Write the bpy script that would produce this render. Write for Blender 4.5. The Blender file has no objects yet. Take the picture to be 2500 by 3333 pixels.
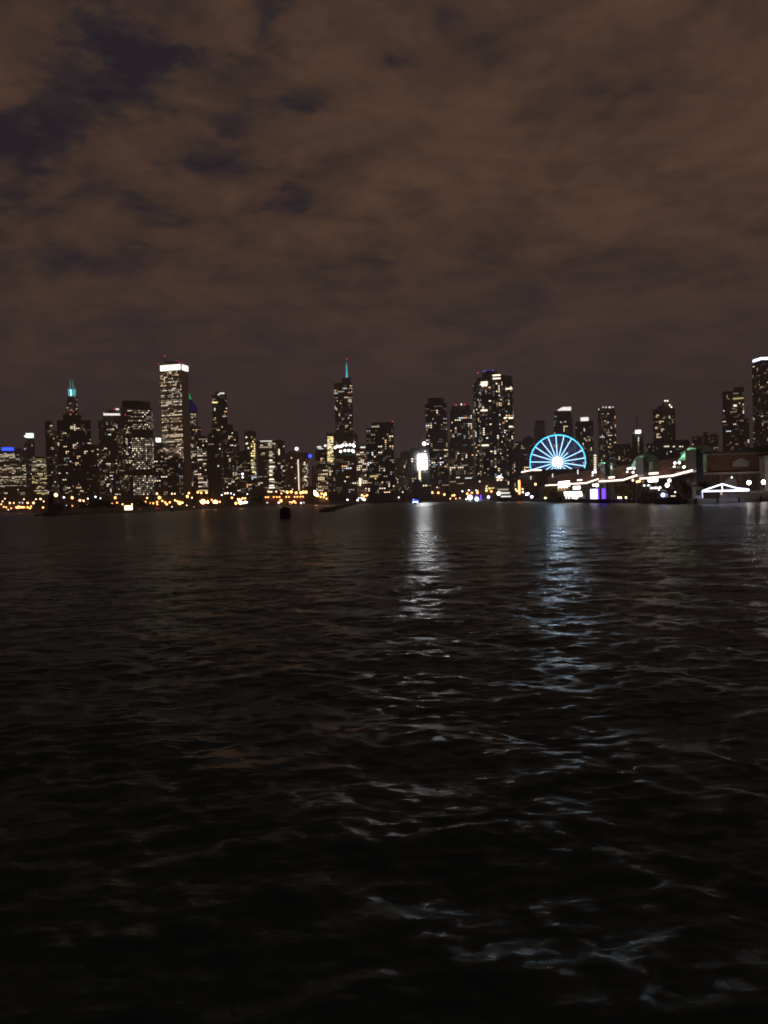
import bpy, math, random
import numpy as np
from mathutils import Vector, Matrix

RND = random.Random(11)
scene = bpy.context.scene
col = scene.collection

# ------------------------------------------------------------------ camera model
H = 6.0                      # eye height above the lake, metres (upper deck of a boat)
FPX = 2700.0                 # focal length in photo pixels (photo 2500 x 3333)
ROLL = math.radians(1.7)
PITCH = math.atan(42.0 / FPX)
cr, sr, cp, sp = math.cos(ROLL), math.sin(ROLL), math.cos(PITCH), math.sin(PITCH)
EYE = Vector((0, 0, H))


def ray(u, v):
    """direction of a photo pixel, with y = 1"""
    a, b = (u - 1250.0) / FPX, (1666.5 - v) / FPX
    X, Z = a * cr + b * sr, -a * sr + b * cr
    y, z = Z * sp + cp, Z * cp - sp
    return Vector((X / y, 1.0, z / y))


def P(u, v, D):
    return EYE + ray(u, v) * D


def PX(u, v, x):
    d = ray(u, v)
    return EYE + d * (x / d.x)


ZOOM = {'A': (0, 1200, 4.425), 'B': (300, 1140, 3.95), 'C': (600, 1140, 3.95), 'D': (900, 1340, 5.184),
        'E': (1000, 1140, 3.95), 'F': (1300, 1180, 4.1475), 'G': (1640, 1280, 5.184), 'H': (1920, 1280, 5.184),
        'I': (2180, 1140, 3.95), 'N': (0, 0, 1.0)}


def U(z, x):
    return ZOOM[z][0] + x / ZOOM[z][2]


def V(z, y):
    return ZOOM[z][1] + y / ZOOM[z][2]


# ------------------------------------------------------------------ mesh builder
class MB:
    def __init__(s):
        s.v, s.f, s.m = [], [], []

    def add(s, vs, fs, mi=0):
        n = len(s.v)
        s.v += [tuple(p) for p in vs]
        s.f += [tuple(i + n for i in f) for f in fs]
        s.m += [mi] * len(fs)
        return s

    def box(s, x0, x1, y0, y1, z0, z1, mi=0):
        return s.prism([(x0, y0), (x1, y0), (x1, y1), (x0, y1)], z0, z1, mi)

    def prism(s, poly, z0, z1, mi=0, top=None):
        n = len(poly)
        top = top or poly
        vs = [(x, y, z0) for x, y in poly] + [(x, y, z1) for x, y in top]
        fs = [(i, (i + 1) % n, n + (i + 1) % n, n + i) for i in range(n)]
        fs += [tuple(range(n, 2 * n)), tuple(range(n - 1, -1, -1))]
        return s.add(vs, fs, mi)

    def obox(s, c, t, n, w, d, z0, z1, mi=0):
        """box centred at c (xy), width w along t, depth d along n"""
        pts = []
        for a, b in ((-1, -1), (1, -1), (1, 1), (-1, 1)):
            q = Vector(c[:2]) + Vector(t[:2]) * (a * w / 2) + Vector(n[:2]) * (b * d / 2)
            pts.append((q.x, q.y))
        area = sum(pts[i][0] * pts[(i + 1) % 4][1] - pts[(i + 1) % 4][0] * pts[i][1] for i in range(4))
        return s.prism(pts if area > 0 else pts[::-1], z0, z1, mi)

    def tube(s, p, q, r0, r1=None, n=8, mi=0):
        p, q = Vector(p), Vector(q)
        r1 = r0 if r1 is None else r1
        d = (q - p).normalized()
        a = d.orthogonal().normalized()
        b = d.cross(a)
        vs = []
        for c, r in ((p, r0), (q, r1)):
            for i in range(n):
                t = 2 * math.pi * i / n
                vs.append(c + (a * math.cos(t) + b * math.sin(t)) * r)
        fs = [(i, (i + 1) % n, n + (i + 1) % n, n + i) for i in range(n)]
        fs += [tuple(range(n, 2 * n)), tuple(range(n - 1, -1, -1))]
        return s.add(vs, fs, mi)

    def ball(s, c, r, n=10, m=7, mi=0, sz=1.0):
        c = Vector(c)
        vs = [c + Vector((0, 0, r * sz))]
        for j in range(1, m):
            a = math.pi * j / m
            for i in range(n):
                b = 2 * math.pi * i / n
                vs.append(c + Vector((math.sin(a) * math.cos(b), math.sin(a) * math.sin(b), math.cos(a) * sz)) * r)
        vs.append(c - Vector((0, 0, r * sz)))
        fs = [(0, 1 + i, 1 + (i + 1) % n) for i in range(n)]
        for j in range(m - 2):
            for i in range(n):
                a0, a1 = 1 + j * n + i, 1 + j * n + (i + 1) % n
                fs.append((a0, a0 + n, a1 + n, a1))
        L = len(vs) - 1
        o = 1 + (m - 2) * n
        fs += [(L, o + (i + 1) % n, o + i) for i in range(n)]
        return s.add(vs, fs, mi)

    def build(s, name, mats, parent=None, origin=None, smooth=False):
        me = bpy.data.meshes.new(name)
        o0 = Vector(origin) if origin is not None else Vector((0, 0, 0))
        if parent is not None and origin is None:
            o0 = parent.location.copy()
        me.from_pydata([(a - o0.x, b - o0.y, c - o0.z) for a, b, c in s.v], [], s.f)
        for m in (mats if isinstance(mats, (list, tuple)) else [mats]):
            me.materials.append(m)
        me.polygons.foreach_set('material_index', s.m)
        if smooth:
            me.polygons.foreach_set('use_smooth', [True] * len(s.f))
        me.update()
        o = bpy.data.objects.new(name, me)
        col.objects.link(o)
        if parent is not None:
            o.parent = parent
        else:
            o.location = o0
        return o


def tag(o, label=None, cat=None, group=None, kind=None):
    if label: o['label'] = label
    if cat: o['category'] = cat
    if group: o['group'] = group
    if kind: o['kind'] = kind
    return o


def thing(name, label, cat, loc, group=None):
    o = bpy.data.objects.new(name, None)
    o.empty_display_size = 2.0
    col.objects.link(o)
    o.location = loc
    return tag(o, label, cat, group)


def dup(root, loc, rz=0.0, sc=(1, 1, 1)):
    r = root.copy(); col.objects.link(r)
    r.location = loc; r.rotation_euler = (0, 0, rz); r.scale = sc
    for ch in list(root.children):
        c = ch.copy(); col.objects.link(c); c.parent = r
        for g in list(ch.children):
            d = g.copy(); col.objects.link(d); d.parent = c
    return r


# ------------------------------------------------------------------ materials
def mat(name):
    m = bpy.data.materials.new(name)
    m.use_nodes = True
    nt = m.node_tree
    nt.nodes.clear()
    out = nt.nodes.new('ShaderNodeOutputMaterial')
    return m, nt, out


def emis(name, c, s, sample=False):
    m, nt, out = mat(name)
    e = nt.nodes.new('ShaderNodeEmission')
    e.inputs[0].default_value = (*c, 1); e.inputs[1].default_value = s
    nt.links.new(e.outputs[0], out.inputs[0])
    m.cycles.emission_sampling = 'FRONT_BACK' if sample else 'NONE'
    return m


def plain(name, c, rough=0.7, metal=0.0, var=0.25, scale=0.3):
    """principled with a mottled, slightly worn base colour"""
    m, nt, out = mat(name)
    b = nt.nodes.new('ShaderNodeBsdfPrincipled')
    b.inputs['Roughness'].default_value = rough
    b.inputs['Metallic'].default_value = metal
    tc = nt.nodes.new('ShaderNodeTexCoord')
    no = nt.nodes.new('ShaderNodeTexNoise')
    no.inputs['Scale'].default_value = scale; no.inputs['Detail'].default_value = 6
    nt.links.new(tc.outputs['Object'], no.inputs['Vector'])
    r = nt.nodes.new('ShaderNodeValToRGB')
    r.color_ramp.elements[0].position = 0.3; r.color_ramp.elements[1].position = 0.7
    r.color_ramp.elements[0].color = (*[x * (1 - var) for x in c], 1)
    r.color_ramp.elements[1].color = (*[min(1, x * (1 + var)) for x in c], 1)
    nt.links.new(no.outputs['Fac'], r.inputs[0])
    nt.links.new(r.outputs[0], b.inputs['Base Color'])
    nt.links.new(b.outputs[0], out.inputs[0])
    return m


def facade(name, wall, glass=(0.02, 0.02, 0.025), fh=3.5, bw=3.4, mort=0.9):
    """storeys and bays: unlit glass panes in a wall grid, in metres"""
    m, nt, out = mat(name)
    N, Lk = nt.nodes.new, nt.links.new
    b = N('ShaderNodeBsdfPrincipled')
    tc = N('ShaderNodeTexCoord')
    cx = N('ShaderNodeVectorMath'); cx.operation = 'CROSS_PRODUCT'
    cx.inputs[1].default_value = (0, 0, 1)
    Lk(tc.outputs['Normal'], cx.inputs[0])
    dt = N('ShaderNodeVectorMath'); dt.operation = 'DOT_PRODUCT'
    Lk(cx.outputs[0], dt.inputs[0]); Lk(tc.outputs['Object'], dt.inputs[1])
    sx = N('ShaderNodeSeparateXYZ'); Lk(tc.outputs['Object'], sx.inputs[0])
    cb = N('ShaderNodeCombineXYZ'); Lk(dt.outputs['Value'], cb.inputs[0]); Lk(sx.outputs['Z'], cb.inputs[1])
    br = N('ShaderNodeTexBrick')
    br.offset = 0.0; br.squash = 1.0
    br.inputs['Scale'].default_value = 1.0
    br.inputs['Brick Width'].default_value = bw; br.inputs['Row Height'].default_value = fh
    br.inputs["Mortar Size"].default_value = mort * 0.5; br.inputs['Mortar Smooth'].default_value = 0.1
    br.inputs['Bias'].default_value = -0.3
    br.inputs['Color1'].default_value = (*glass, 1)
    br.inputs['Color2'].default_value = (*[g * 2.2 + 0.004 for g in glass], 1)
    Lk(cb.outputs[0], br.inputs['Vector'])
    no = N('ShaderNodeTexNoise'); no.inputs['Scale'].default_value = 0.05; no.inputs['Detail'].default_value = 5
    Lk(tc.outputs['Object'], no.inputs['Vector'])
    mx = N('ShaderNodeMix'); mx.data_type = 'RGBA'
    mx.inputs['A'].default_value = (*[w * 0.8 for w in wall], 1); mx.inputs['B'].default_value = (*[w * 1.2 for w in wall], 1)
    Lk(no.outputs['Fac'], mx.inputs['Factor'])
    Lk(mx.outputs['Result'], br.inputs['Mortar'])
    Lk(br.outputs['Color'], b.inputs['Base Color'])
    mr = N('ShaderNodeMapRange')
    mr.inputs['To Min'].default_value = 0.25; mr.inputs['To Max'].default_value = 0.8
    Lk(br.outputs['Fac'], mr.inputs['Value']); Lk(mr.outputs[0], b.inputs['Roughness'])
    Lk(b.outputs[0], out.inputs[0])
    return m


WALL = {
    'marble': facade('white_marble_facade', (0.60, 0.54, 0.46), fh=3.9, bw=3.0, mort=2.0),
    'black': facade('dark_glass_facade', (0.10, 0.082, 0.074), fh=3.3, bw=3.2),
    'brown': facade('brown_brick_facade', (0.22, 0.155, 0.12), fh=3.2, bw=3.6, mort=1.1),
    'grey': facade('grey_concrete_facade', (0.28, 0.25, 0.23), fh=3.4, bw=3.3, mort=1.1),
    'stone': facade('pale_stone_facade', (0.42, 0.37, 0.31), fh=3.8, bw=3.0, mort=1.5),
    'glass': facade('grey_glass_facade', (0.20, 0.185, 0.175), (0.03, 0.03, 0.033), fh=3.9, bw=2.6, mort=0.5),
}
M = {
    'roof': plain('dark_roof_felt', (0.06, 0.055, 0.05)),
    'steel': plain('dark_painted_steel', (0.06, 0.06, 0.06), 0.5, 0.3),
    'concrete': plain('weathered_concrete', (0.28, 0.25, 0.22), 0.9),
    'darkstone': plain('dark_wet_stone', (0.045, 0.042, 0.038), 0.8, scale=0.8),
    'brick': plain('red_brown_brick', (0.20, 0.095, 0.065), 0.85, scale=0.5),
    'brickdark': plain('dark_brown_brick', (0.11, 0.07, 0.055), 0.85, scale=0.5),
    'pale': plain('pale_limestone', (0.42, 0.38, 0.34), 0.85),
    'white': plain('white_paint', (0.75, 0.74, 0.72), 0.5, var=0.08),
    'hull': plain('dark_hull_paint', (0.03, 0.032, 0.04), 0.4),
    'glassdark': plain('dark_blue_glass', (0.022, 0.027, 0.036), 0.3),
    'hullbrown': plain('brown_hull_paint', (0.16, 0.09, 0.06), 0.5),
    'asphalt': plain('asphalt', (0.05, 0.05, 0.05), 0.9, scale=2),
    'soil': plain('grassy_soil', (0.05, 0.05, 0.03), 0.95, scale=0.2),
    'fabric': plain('pale_green_roof_fabric', (0.50, 0.78, 0.60), 0.7, var=0.06),
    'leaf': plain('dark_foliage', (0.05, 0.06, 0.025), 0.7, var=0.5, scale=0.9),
    'leafy': plain('yellowing_foliage', (0.20, 0.16, 0.03), 0.7, var=0.5, scale=0.9),  # yellower and paler than the dark foliage
    'bark': plain('bark', (0.07, 0.05, 0.035), 0.9, scale=3),
    'day': plain('yellow_daymark_paint', (0.88, 0.76, 0.12), 0.6, var=0.05),
    'timber': plain('tarred_timber', (0.02, 0.018, 0.016), 0.8, scale=2),
    'bodywork': plain('dark_car_paint', (0.06, 0.06, 0.07), 0.3, 0.2),
}
_nt = M['fabric'].node_tree
_p = [n for n in _nt.nodes if n.type == 'BSDF_PRINCIPLED'][0]; _o = [n for n in _nt.nodes if n.type == 'OUTPUT_MATERIAL'][0]
_t = _nt.nodes.new('ShaderNodeBsdfTranslucent'); _t.inputs[0].default_value = (.5, .78, .6, 1)
_x = _nt.nodes.new('ShaderNodeMixShader'); _x.inputs[0].default_value = .45
_nt.links.new(_p.outputs[0], _x.inputs[1]); _nt.links.new(_t.outputs[0], _x.inputs[2]); _nt.links.new(_x.outputs[0], _o.inputs[0])
WARM, NEUT, COOL, YEL, ORA = (1, .72, .42), (1, .84, .62), (.85, .92, 1), (1, .80, .33), (1, .56, .26)
WP = []     # window palette
for nm, c in (('warm', WARM), ('neutral', NEUT), ('cool', COOL), ('yellow', YEL), ('orange', ORA)):
    for lv, s in (('bright', 2.3), ('mid', 0.62), ('dim', 0.17)):
        WP.append(emis(f'window_{nm}_{lv}', c, s))
PAL = {'warm': 0, 'neut': 3, 'cool': 6, 'yel': 9, 'ora': 12}
E = {
    'white': emis('white_lamp', (1, .95, .88), 5, True),
    'sign': emis('lit_white_sign', (1, .96, .9), 4.0),
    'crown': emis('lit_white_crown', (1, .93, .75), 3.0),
    'crown_soft': emis('lit_pale_crown', (1, .97, .9), 1.3),
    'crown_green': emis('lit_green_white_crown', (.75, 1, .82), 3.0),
    'screen': emis('blazing_white_screen', (.95, .97, 1), 34.0, True),
    'cyan': emis('cyan_floodlit', (.12, .72, .85), 1.0),  # floodlit crown and spire: the light is put into the surface as emission
    'cyan_dim': emis('cyan_floodlit_dim', (.25, .55, .62), 0.45),  # floodlight on the antennas painted as a weak surface glow
    'rim': emis('cyan_rim_led', (.08, .64, .98), 2.4, True),
    'spoke': emis('pale_cyan_spoke_led', (.42, .80, 1), 2.8, True),
    'glowcable': emis('faint_blue_cable_led', (.10, .16, .75), .42),  # stands in for the faint glow between the wheel's spokes
    'hub': emis('white_hub_flood', (.58, .80, 1), 150.0, True),
    'blue': emis('blue_sign_light', (.03, .08, 1), 3.0),
    'bluew': emis('blue_white_lamp', (.45, .55, 1), 8.0, True),
    'violet': emis('violet_lit_panel', (.16, .05, 1), 2.2, True),
    'violetw': emis('white_violet_lit_panel', (.75, .65, 1), 3.0, True),
    'bluecrown': emis('blue_crown_light', (.14, .12, 1), 1.2),
    'bluefaint': emis('blue_chevron_floodlight', (.03, .025, .35), 0.11),  # chevron roof emits by itself in place of floodlighting
    'greenspire': emis('green_spire_floodlight', (.03, .55, .22), 0.7),  # flood wash on the spire painted as emission
    'greenfl': emis('green_floor_floodlight', (.05, .18, .08), 0.12),  # green flood wash painted as emission on bands and a corner
    'red': emis('red_beacon', (1, .06, .07), 2.2),
    'amber': emis('sodium_lamp', (1, .38, .10), 9.0, True),
    'amberbig': emis('sodium_flood_lamp', (1, .43, .14), 18.0, True),
    'amberwall': emis('sodium_street_lamp', (1, .40, .11), 11.0, True),
    'warmlamp': emis('warm_lamp', (1, .58, .27), 6.0, True),
    'coollamp': emis('cool_white_lamp', (.92, .95, 1), 5.0, True),
    'string': emis('pinkish_white_light_string', (1, .74, .62), 3.2, True),
    'neon': emis('orange_neon', (1, .33, .12), 4.0, True),
    'tent': emis('bluish_white_led_outline', (.72, .74, 1), 4.0, True),
    'flood': emis('white_flood_bank', (1, .92, .84), 9.0, True),
    'greenlamp': emis('green_white_flood_lamp', (.45, 1, .65), 75.0, True),
    'treelamp': emis('yellow_ground_lamp', (1, .85, .35), 14.0, True),
    'pierlamp': emis('pier_end_lamp', (1, .93, .88), 44.0, True),
    'kiosk': emis('glowing_kiosk_wall', (1, .72, .42), 4.5, True),
    'tail': emis('car_tail_light', (1, .05, .03), 8.0),
    'head': emis('car_head_light', (1, .82, .6), 14.0),
    'warmfill': emis('lit_warm_interior', (1, .60, .30), 1.2),
}


# ------------------------------------------------------------------ window patterns
def style_cells(style, nf, nb, rnd):
    """palette index or -1 for every floor and bay"""
    g = [[-1] * nb for _ in range(nf)]
    def lv(wb, wm):
        r = rnd.random()
        return 0 if r < wb else (1 if r < wb + wm else 2)
    for i in range(nf):
        base = rnd.choice(['warm', 'neut', 'neut', 'warm', 'cool']) if style != 'yel' else rnd.choice(['yel', 'neut', 'yel'])
        if style in ('off', 'yel'):
            r = rnd.random()
            p = 0.06 if r < 0.16 else (0.45 if r < 0.6 else 0.92)
            b0 = 0.62 if r > 0.8 else 0.35
            b = 0
            while b < nb:
                run = rnd.choice((1, 1, 2, 3))
                if rnd.random() < p:
                    k = PAL['neut' if base == 'cool' else base] + lv(b0, 0.4)
                    for c in range(b, min(nb, b + run)):
                        g[i][c] = k
                b += run
        elif style == 'grid':
            dark = rnd.random() < 0.07
            for b in range(nb):
                if not dark and rnd.random() < 0.88:
                    g[i][b] = PAL['neut'] + lv(0.16, 0.30)
        elif style == 'dim':
            for b in range(nb):
                if rnd.random() < 0.16:
                    g[i][b] = PAL[base] + lv(0.08, 0.25)
        else:
            p = {'res': 0.20, 'dense': 0.36, 'sparse': 0.08}[style]
            b = 0
            while b < nb:
                run = rnd.choice((1, 1, 1, 2, 2, 3))
                if rnd.random() < p / 1.4:
                    k = PAL[rnd.choice(['warm', 'neut', 'neut', 'neut', 'warm', base, base, 'cool', 'ora'])] + lv(0.24, 0.28)
                    for c in range(b, min(nb, b + run)):
                        g[i][c] = k
                    # the flat above or below is often lit too
                    if i and rnd.random() < 0.3:
                        g[i - 1][b] = k
                b += run
    return g


# ------------------------------------------------------------------ buildings
class Site:
    pass


def frame(u, v, D):
    C = P(u, v, D)
    n = Vector((C.x, C.y, 0)).normalized()
    t = Vector((n.y, -n.x, 0))
    return C, t, n


def onplane(u, v, C, n):
    d = ray(u, v)
    k = ((C - EYE).dot(n)) / d.dot(n)
    return EYE + d * k


def footprint(shape, s0, s1, sf, depth):
    W, sc = s1 - s0, (s0 + s1) / 2
    if shape == 'round':
        n = 18
        dp = depth or 0.95 * W
        return [(sc + W / 2 * math.cos(a), dp / 2 + dp / 2 * math.sin(a)) for a in [2 * math.pi * (i + .5) / n for i in range(n)]]
    if shape == 'oct':
        dp = depth or 0.85 * W
        c = 0.2 * W
        return [(s0 + c, 0), (s1 - c, 0), (s1, c), (s1, dp - c), (s1 - c, dp), (s0 + c, dp), (s0, dp - c), (s0, c)]
    if shape == 'lobes':
        pts = []
        for i in range(36):
            a = 2 * math.pi * i / 36
            r = 1.0 + 0.22 * math.cos(3 * (a + math.radians(100)))
            pts.append((r * math.cos(a), r * math.sin(a)))
        mx = max(p[0] for p in pts); mn = min(p[0] for p in pts); my = min(p[1] for p in pts)
        k = W / (mx - mn)
        return [(s0 + (p[0] - mn) * k, (p[1] - my) * k) for p in pts]
    if shape == 'bulge':      # flat front left, rounded right flank
        dp = depth or 0.8 * W
        k = s0 + 0.60 * W
        arc = [(k + (s1 - k) * math.sin(a), (dp * 0.9) * (1 - math.cos(a))) for a in [math.pi / 2 * i / 7 for i in range(8)]]
        return [(s0, 0)] + arc + [(s1, dp), (s0, dp)]
    if not sf:
        dp = depth or 0.8 * W
        return [(s0, 0), (s1, 0), (s1, dp), (s0, dp)]
    f = abs(sf); th = math.radians(30)
    w, d = (1 - f) * W / math.cos(th), f * W / math.sin(th)
    c = s0 + (1 - f) * W          # near corner
    L = (s0, w * math.sin(th)); N_ = (c, 0); R = (s1, d * math.cos(th)); B = (L[0] + R[0] - N_[0], L[1] + R[1])
    pts = [L, N_, R, B]
    if sf < 0:
        pts = [(s0 + s1 - a, b) for a, b in pts][::-1]
    return pts


GROUND = 2.2
SITES = []


def building(name, label, z, D, tiers, style='res', wall='black', sf=0, shape='box', depth=None, vb=None, cap=60,
             fh=3.4, bw=3.2, ww=0.56, wh=0.46, cat='tower', seed=None, styles=None, skip=None, roofbox=True, blankside=False):
    rnd = random.Random(seed if seed is not None else label)
    u0 = min(t[0] for t in tiers); u1 = max(t[1] for t in tiers)
    vt = max(t[2] for t in tiers)
    C, t, n = frame(U(z, (u0 + u1) / 2), V(z, vt), D)
    root = thing(name, label, cat, (C.x, C.y, GROUND))
    S = Site(); S.root, S.C, S.t, S.n, S.z, S.D = root, C, t, n, z, D
    zb, prev = GROUND, None
    zvis = onplane(U(z, (u0 + u1) / 2), vb if vb is not None else 1612, C, n).z
    wins = []
    r_off = None
    for k, ti in enumerate(tiers):
        x0, x1, y = ti[:3]
        if prev and (x0 < prev[0] - 6 or x1 > prev[1] + 6):
            zb = GROUND            # not carried by the tier before it: stands on the ground itself
        prev = (x0, x1)
        sh = ti[3] if len(ti) > 3 else shape
        vm = V(z, y + 30)
        a = onplane(U(z, x0), vm, C, n); b = onplane(U(z, x1), vm, C, n)
        s0, s1 = (a - C).dot(t), (b - C).dot(t)
        zt = onplane(U(z, (x0 + x1) / 2), V(z, y), C, n).z
        fp = footprint(sh, s0, s1, sf, depth)
        dmax = max(p[1] for p in fp)
        if r_off is None:
            r_off = dmax / 2
            off = 0
        else:
            off = min(max(0.6, r_off - dmax / 2), 6)
        pts = []
        for s, r in fp:
            q = C + t * s + n * (r + off)
            pts.append((q.x, q.y))
        area = sum(pts[i][0] * pts[(i + 1) % len(pts)][1] - pts[(i + 1) % len(pts)][0] * pts[i][1] for i in range(len(pts)))
        if area < 0:
            pts = pts[::-1]
        mb = MB().prism(pts, zb, zt)
        # parapet lip so that the roof edge is not a bare knife edge
        st = (styles[k] if styles else style)
        nm = 'wall' if k == 0 else 'upper_tier'
        mb.build(nm, WALL[wall] if st != 'blank' else M['roof'], root)
        if k == len(tiers) - 1 and roofbox and len(pts) == 4 and (zt - zb) > 12:
            cx = sum(p[0] for p in pts) / 4; cy = sum(p[1] for p in pts) / 4
            rb = MB().prism([(cx + (p[0] - cx) * .55, cy + (p[1] - cy) * .55) for p in pts], zt, zt + rnd.uniform(2.0, 4.0))
            rb.build('rooftop_plant', M['roof'], root)
        if st not in ('blank', 'none'):
            m = len(pts)
            for i in range(m):
                p, q = Vector((*pts[i], 0)), Vector((*pts[(i + 1) % m], 0))
                e = q - p
                L = e.length
                nn = Vector((e.y, -e.x, 0)).normalized()
                mid = (p + q) / 2
                if nn.dot((Vector((0, 0, 0)) - mid).normalized()) < (0.7 if blankside else 0.04) or L < 2.0:
                    continue
                nb = max(1, int((L - 0.6) / bw)); w = (L - 0.6) / nb
                lo = max(zb + 3, zvis)
                nf = int((zt - 2.0 - lo) / fh)
                if nf < 1:
                    continue
                cells = style_cells(st, nf, nb, rnd)
                ed = e.normalized()
                for fi in range(nf):
                    zc = lo + fh * (fi + .5)
                    if skip and skip(zc, zt):
                        continue
                    b_ = 0
                    while b_ < nb:
                        kk = cells[fi][b_]
                        if kk < 0:
                            b_ += 1; continue
                        e_ = b_ + 1
                        lim = b_ + 1
                        while e_ < nb and e_ < lim and cells[fi][e_] == kk:
                            e_ += 1
                        xa = 0.3 + b_ * w + w * (1 - ww) / 2
                        xb = 0.3 + e_ * w - w * (1 - ww) / 2
                        A, B_ = p + ed * xa + nn * 0.12, p + ed * xb + nn * 0.12
                        z0, z1 = zc - fh * wh / 2, zc + fh * wh / 2
                        wins.append(((xb - xa) * (z1 - z0) * (1.0 + 0.3 * rnd.random()) * (1.6 if kk % 3 == 0 else 1),
                                     [(A.x, A.y, z0), (B_.x, B_.y, z0), (B_.x, B_.y, z1), (A.x, A.y, z1)], kk))
                        b_ = e_
        zb = zt
    wins.sort(key=lambda q: -q[0])
    for _, vs, kk in wins[:cap]:
        MB().add(vs, [(0, 1, 2, 3)]).build('window', WP[kk], root)
    rest = wins[cap:]
    if rest:
        mb = MB(); used = sorted({r[2] for r in rest}); ix = {k: i for i, k in enumerate(used)}
        for _, vs, kk in rest:
            mb.add(vs, [(0, 1, 2, 3)], ix[kk])
        tag(mb.build('window', [WP[k] for k in used], root), kind='stuff')
    S.ztop = zb; S.label = label; S.s0, S.s1 = [(onplane(U(z, x), V(z, tiers[0][2] + 30), C, n) - C).dot(t) for x in tiers[0][:2]]
    SITES.append(S)
    return S


def plate(S, name, x0, x1, y0, y1, m, th=0.6, out=0.5, z=None, label=None, parent=None):
    """a box on the camera side of a building, measured in the photo, with real thickness"""
    z = z or S.z
    a, b = onplane(U(z, x0), V(z, (y0 + y1) / 2), S.C, S.n), onplane(U(z, x1), V(z, (y0 + y1) / 2), S.C, S.n)
    um = (x0 + x1) / 2
    zt, zb = onplane(U(z, um), V(z, y0), S.C, S.n).z, onplane(U(z, um), V(z, y1), S.C, S.n).z
    c = (a + b) / 2 - S.n * (out + th / 2)
    o = MB().obox(c, S.t, S.n, (b - a).length, th, zb, zt).build(name, m, S.root)
    if label: o['label'] = label
    return o


def spot(S, x, y, m, r=1.2, name='beacon', out=1.0, z=None):
    q = onplane(U(z or S.z, x), V(z or S.z, y), S.C, S.n) - S.n * out
    return MB().ball(q, r * (.5 if m is E['red'] else 1), 8, 6).build(name, m, S.root)


def mast(S, x, y0, y1, r0, r1, m, name='mast', out=-6, z=None):
    z = z or S.z
    a, b = onplane(U(z, x), V(z, y1), S.C, S.n) - S.n * out, onplane(U(z, x), V(z, y0), S.C, S.n) - S.n * out
    b = Vector((a.x, a.y, b.z))
    return MB().tube(a, b, r0, r1, 8).build(name, m, S.root)
# ------------------------------------------------------------------ the skyline, from the left edge to the right
b = building
# --- far left: office blocks beyond the harbour
S = b('office_block', 'low office block at the far left under a long glowing blue roof sign', 'A', 2600, [(-90, 215, 1190)], 'off', 'grey', cap=30)
plate(S, 'roof_sign', 25, 200, 1135, 1180, E['blue'])
b('office_block', 'narrow dark block just right of the blue roof sign', 'A', 2700, [(205, 345, 1155)], 'res', 'grey', cap=20)
S = b('skyscraper', 'thin tower with a glaring green-white lantern top, far left', 'A', 3000, [(345, 500, 1075), (355, 492, 985)], 'dim', 'glass', cap=25, styles=['res', 'dim'])
plate(S, 'lantern', 372, 484, 930, 995, E['crown_green'])
plate(S, 'lantern_step', 350, 372, 962, 985, E['crown_green'])
S = b('office_block', 'wide pale office block with stacked lit floors below the blue roof sign', 'A', 2250, [(-60, 375, 1345)], 'off', 'stone', cap=60)
b('office_block', 'slim lit shaft between the striped office block and the yellow-lit block', 'A', 2200, [(372, 455, 1270)], 'dim', 'grey', cap=15)
S = b('office_block', 'office block with a rank of yellowish lit windows along its top', 'A', 2150, [(448, 668, 1275)], 'yel', 'grey', cap=60)
b('warehouse', 'long low tan building glowing orange above the left promenade', 'A', 1800, [(-60, 480, 1705)], 'res', 'brown', cap=40, cat='building')
S = b('apartment_tower', 'plain dark slab tower left of the stepped black tower', 'A', 2050, [(645, 760, 765)], 'res', 'black', cap=50)
b('apartment_tower', 'bare concrete stair tower wedged against the stepped black tower', 'A', 2020, [(755, 835, 905)], 'dim', 'stone', cap=15)
S = b('skyscraper', 'bundled black skyscraper with twin antennas and a turquoise lit crown', 'A', 3200, [(935, 1135, 640), (958, 1115, 390)], 'res', 'black', cap=50, roofbox=False)
plate(S, 'lit_crown', 982, 1092, 292, 392, E['cyan'], th=20, out=-25)
mast(S, 1012, 140, 300, 3.2, 1.0, E['cyan_dim'], 'antenna'); mast(S, 1050, 155, 300, 3.2, 1.0, E['cyan_dim'], 'antenna'); mast(S, 1088, 265, 392, 1.6, 0.8, E['cyan_dim'], 'antenna')
plate(S, 'floodlit_mast', 1012, 1030, 300, 392, E['crown_green'], th=2, out=1)  # mast face glows by itself in place of floodlight
spot(S, 1055, 618, E['red'], 4.0); 
S = b('apartment_tower', 'broad black stepped apartment tower in front of the twin antennas', 'A', 1560, [(815, 1305, 742), (905, 1168, 658)], 'res', 'black', cap=100, fh=3.1, bw=3.2)
b('apartment_tower', 'dark low block in the gap right of the stepped black tower', 'A', 1760, [(1300, 1420, 1105)], 'res', 'brown', cap=40)
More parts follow.
